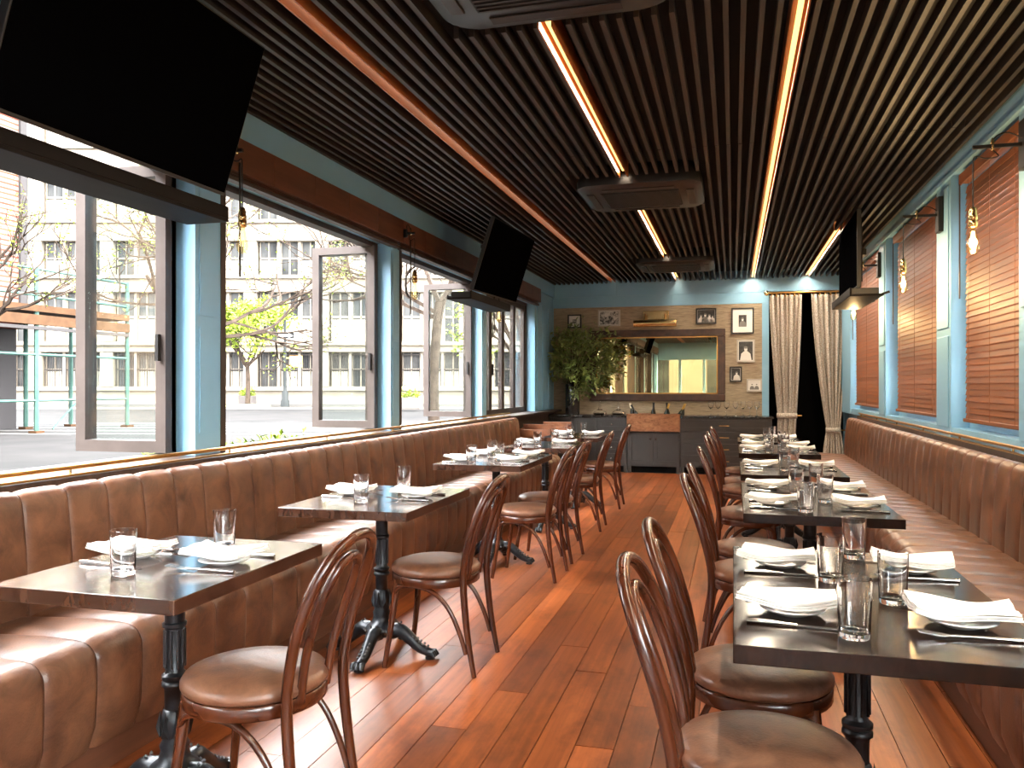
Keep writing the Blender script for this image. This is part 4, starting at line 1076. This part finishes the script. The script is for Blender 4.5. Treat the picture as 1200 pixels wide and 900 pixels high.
# tan stone building across our own street; the folded window leaves mirror it
tb = thing('tan_building', 'tan stone building mirrored in the folded window leaves', 'building', (-22, -24, 0))
MB().box(-8, -.5, -26, 24, GZ, 16).build('core', 'tan', tb)
for z0, z1 in ((GZ, 1.0), (3.0, 4.6), (6.8, 8.4), (10.6, 12.2), (14.4, 16)):
    b = MB().box(-.5, 0, -26, 24, z0, z1).build('spandrel', 'tan', tb); MB().box(0, .2, -26, 24, z1 - .3, z1 - .05).build('ledge', 'tan', b)
for z0, z1 in ((1.0, 3.0), (4.6, 6.8), (8.4, 10.6), (12.2, 14.4)):
    for k in range(12):
        y0 = -26 + k * 4.2
        MB().box(-.5, 0, y0, y0 + 2.3, z0, z1).build('pier', 'tan', tb)
        wo = MB().box(-.35, -.3, y0 + 2.3, min(24, y0 + 4.2), z0, z1).build('window', 'farglass', tb)
        MB().box(-.3, -.24, y0 + 3.2, y0 + 3.3, z0, z1).build('mullion', 'shed_dark', wo)

# building beyond the street end, seen only in the mirror
rb = thing('corner_building', 'pale building across the street end reflected in the mirror', 'building', (0, -28, 0))
MB().box(-22, 22, -8, 0, GZ, 7).build('wall', 'cream', rb)
for k in range(9):
    for z0 in (.6, 4.0): inst(wme, 'window', rb, (-20 + k * 4.6, .0, z0), scl=(2.2, .12, 2.4))

# trees
def grow(br, lf, p, d, L_, r, depth, rr, leafsize, nleaf, spread=.55, up=.06):
    n = 4; pts = [p]; c = p.copy(); dd = d.normalized()
    for k in range(n):
        dd = (dd + Vector((rr.gauss(0, .16), rr.gauss(0, .16), rr.gauss(up, .12)))).normalized(); c = c + dd * L_ / n; pts.append(c.copy())
    br.tube(pts, [lerp(r, r * .62, k / n) for k in range(n + 1)], 5 if depth < 3 else 4, cap=depth < 2)
    if depth == 0 or r < .0035:
        for k in range(nleaf):
            b = lerp(pts[0], pts[-1], rr.uniform(.1, 1.05)) + Vector((rr.gauss(0, 1), rr.gauss(0, 1), rr.gauss(0, 1))) * leafsize * .7
            leafquad(lf, b, Vector((rr.gauss(0, 1), rr.gauss(0, 1), rr.gauss(0, .7))), Vector((rr.gauss(0, .5), rr.gauss(0, .5), 1)), leafsize * rr.uniform(.7, 1.3), leafsize * .3)
        return
    for k in range(rr.choice((2, 3, 3))):
        e = rr.randint(2, n); q = pts[e]
        nd = (dd + Vector((rr.gauss(0, spread), rr.gauss(0, spread), rr.gauss(0, spread * .8)))).normalized()
        grow(br, lf, q, nd, L_ * rr.uniform(.62, .86), r * .6, depth - 1, rr, leafsize, nleaf, spread, up)
def tree(px, d, trunk, r, crown, depth, leafsize, nleaf, label, seed, dirs, spread=.55, up=.06, group='street trees'):
    rr = random.Random(seed); p = at_depth(px, d, 0)
    t = thing('street_tree', label, 'tree', (p.x, p.y, GZ), 0, group)
    tk = MB(); pts = spline([(0, 0, 0), (rr.gauss(0, .05), rr.gauss(0, .05), trunk * .5), (rr.gauss(0, .08), rr.gauss(0, .08), trunk)], 4)
    tk.tube(pts, [lerp(r * 1.25, r * .8, k / (len(pts) - 1)) for k in range(len(pts))], 9).build('trunk', 'bark', t, smooth=True)
    br, lf = MB(), MB()
    for dv in dirs: grow(br, lf, pts[-1] - Vector((0, 0, rr.uniform(0, trunk * .15))), Vector(dv), crown, r * .55, depth, rr, leafsize, nleaf, spread, up)
    stuff(br.build('branches', 'bark', t)); stuff(lf.build('foliage', 'lime', t))
    return t
u_ = Vector((cs, sn, 0))
def dv(a, b, up_): v = u_ * a + Vector((-sn, cs, 0)) * b; return (v.x, v.y, up_)
tree(232, 12.5, 2.4, .085, 1.15, 4, .055, 5, 'bare-branched tree with young leaves outside the second street window', 5, [dv(1, .1, .45), dv(.9, -.2, .9), dv(.5, .3, 1.3), dv(-.9, .1, .5), dv(-.5, .3, 1.1), dv(1, .2, .15)], .55)
tree(511, 15, 3.0, .10, 1.3, 4, .05, 2, 'darker bare tree outside the third street window', 11, [dv(-1, .1, .8), dv(-.6, .2, 1.2), dv(.7, 0, 1.0), dv(-.8, 0, .3), dv(.2, .2, 1.4)], .5)
tree(290, 51.5, 3.0, .14, 1.7, 4, .26, 16, 'small lime-green leafy tree on the far pavement', 3, [dv(1, 0, 1), dv(-1, 0, 1), dv(.3, .6, 1.4), dv(-.3, -.6, 1.2), dv(.8, -.5, .6), dv(-.8, .4, .6)], .5)
tree(606, 34, 2.6, .16, 1.9, 4, .2, 10, 'green tree outside the closed farthest street window', 8, [dv(1, 0, 1), dv(-1, 0, 1), dv(.2, .5, 1.5), dv(-.4, -.6, .8), dv(.6, -.5, .6)], .5)
tree(60, 15, 2.9, .11, 1.1, 4, .06, 5, 'thin tree with young leaves before the scaffold', 21, [dv(-1, 0, .5), dv(1, .1, .35), dv(.3, .3, 1), dv(-.2, -.3, 1)], .5).location.x -= 2.2

# lamp post, planters, verge
lp = angled('lamp_post', 334, 50.4, 'black street lamp post with one-way sign on the far pavement', 'lamp post')
MB().lathe([(.28, GZ), (.28, .35), (.22, .45), (.20, .9), (.13, 1.0), (.11, 1.2), (.085, 5.6)], 12).build('post', 'lamp_iron', lp, smooth=True)
MB().lathe([(.12, 5.5), (.16, 5.6), (.10, 5.8), (.05, 6.0)], 10).build('post_cap', 'lamp_iron', lp, smooth=True)
s = MB().box(-.45, .58, -.14, -.10, 4.25, 4.60).build('sign_plate', 'signk', lp)
MB().prism([(-.36, 4.36), (.28, 4.36), (.28, 4.30), (.52, 4.425), (.28, 4.55), (.28, 4.49), (-.36, 4.49)], -.155, -.145, lambda u, v, q: (u, q, v)).build('sign_arrow', 'signm', s)
MB().box(.35, 1.05, -.2, .12, 2.45, 3.15).build('crossing_signal', 'orange', lp)
MB().box(.08, .36, -.03, .03, 2.5, 2.56).build('signal_bracket', 'orange', lp); MB().box(.08, .36, -.03, .03, 3.0, 3.06).build('signal_bracket', 'orange', lp)
def planter(px, d, w_, label, mat):
    t = angled('street_planter', px, d, label, 'planter', 'planters on the far pavement')
    MB().box(-w_, w_, -.4, .4, -.02, .62).build('box', 'planter', t, bevel=.03)
    m = MB(); rr = random.Random(px)
    for k in range(220):
        b = Vector((rr.uniform(-w_, w_) * .85, rr.uniform(-.35, .35), .6 + abs(rr.gauss(0, .22)))); leafquad(m, b, Vector((rr.gauss(0, 1), rr.gauss(0, 1), rr.gauss(.5, .6))), Vector((0, .3, 1)), .2, .06)
    stuff(m.build('foliage', mat, t))
planter(290, 54, .5, 'dark planter with yellow flowers behind the lime tree', 'lime')
planter(477, 46, .75, 'dark square planter with shrub seen in the third street window', 'lime')
vg = angled('tree_pit', 291, 51.5, 'grass patch at the foot of the lime tree', 'verge')
MB().lathe([(1.4, -.02), (1.35, .06), (.6, .12), (.0, .14)], 16).build('turf', 'grass', vg, smooth=True)
wp = thing('window_planter', 'low planter of pale green leaves under the second street window', 'planter', (-3.42, 5.0, 0))
MB().box(-.16, .16, -.95, .95, -.06, .78).build('box', 'planter', wp, bevel=.01)
m = MB(); rr = random.Random(4)
for k in range(900):
    b = Vector((rr.uniform(-.15, .15), rr.uniform(-.93, .93), .77 + abs(rr.gauss(0, .05)))); leafquad(m, b, Vector((rr.gauss(0, 1), rr.gauss(0, 1), rr.gauss(.5, .6))), Vector((.3, 0, 1)), .07, .018)
stuff(m.build('foliage', 'lime', wp))
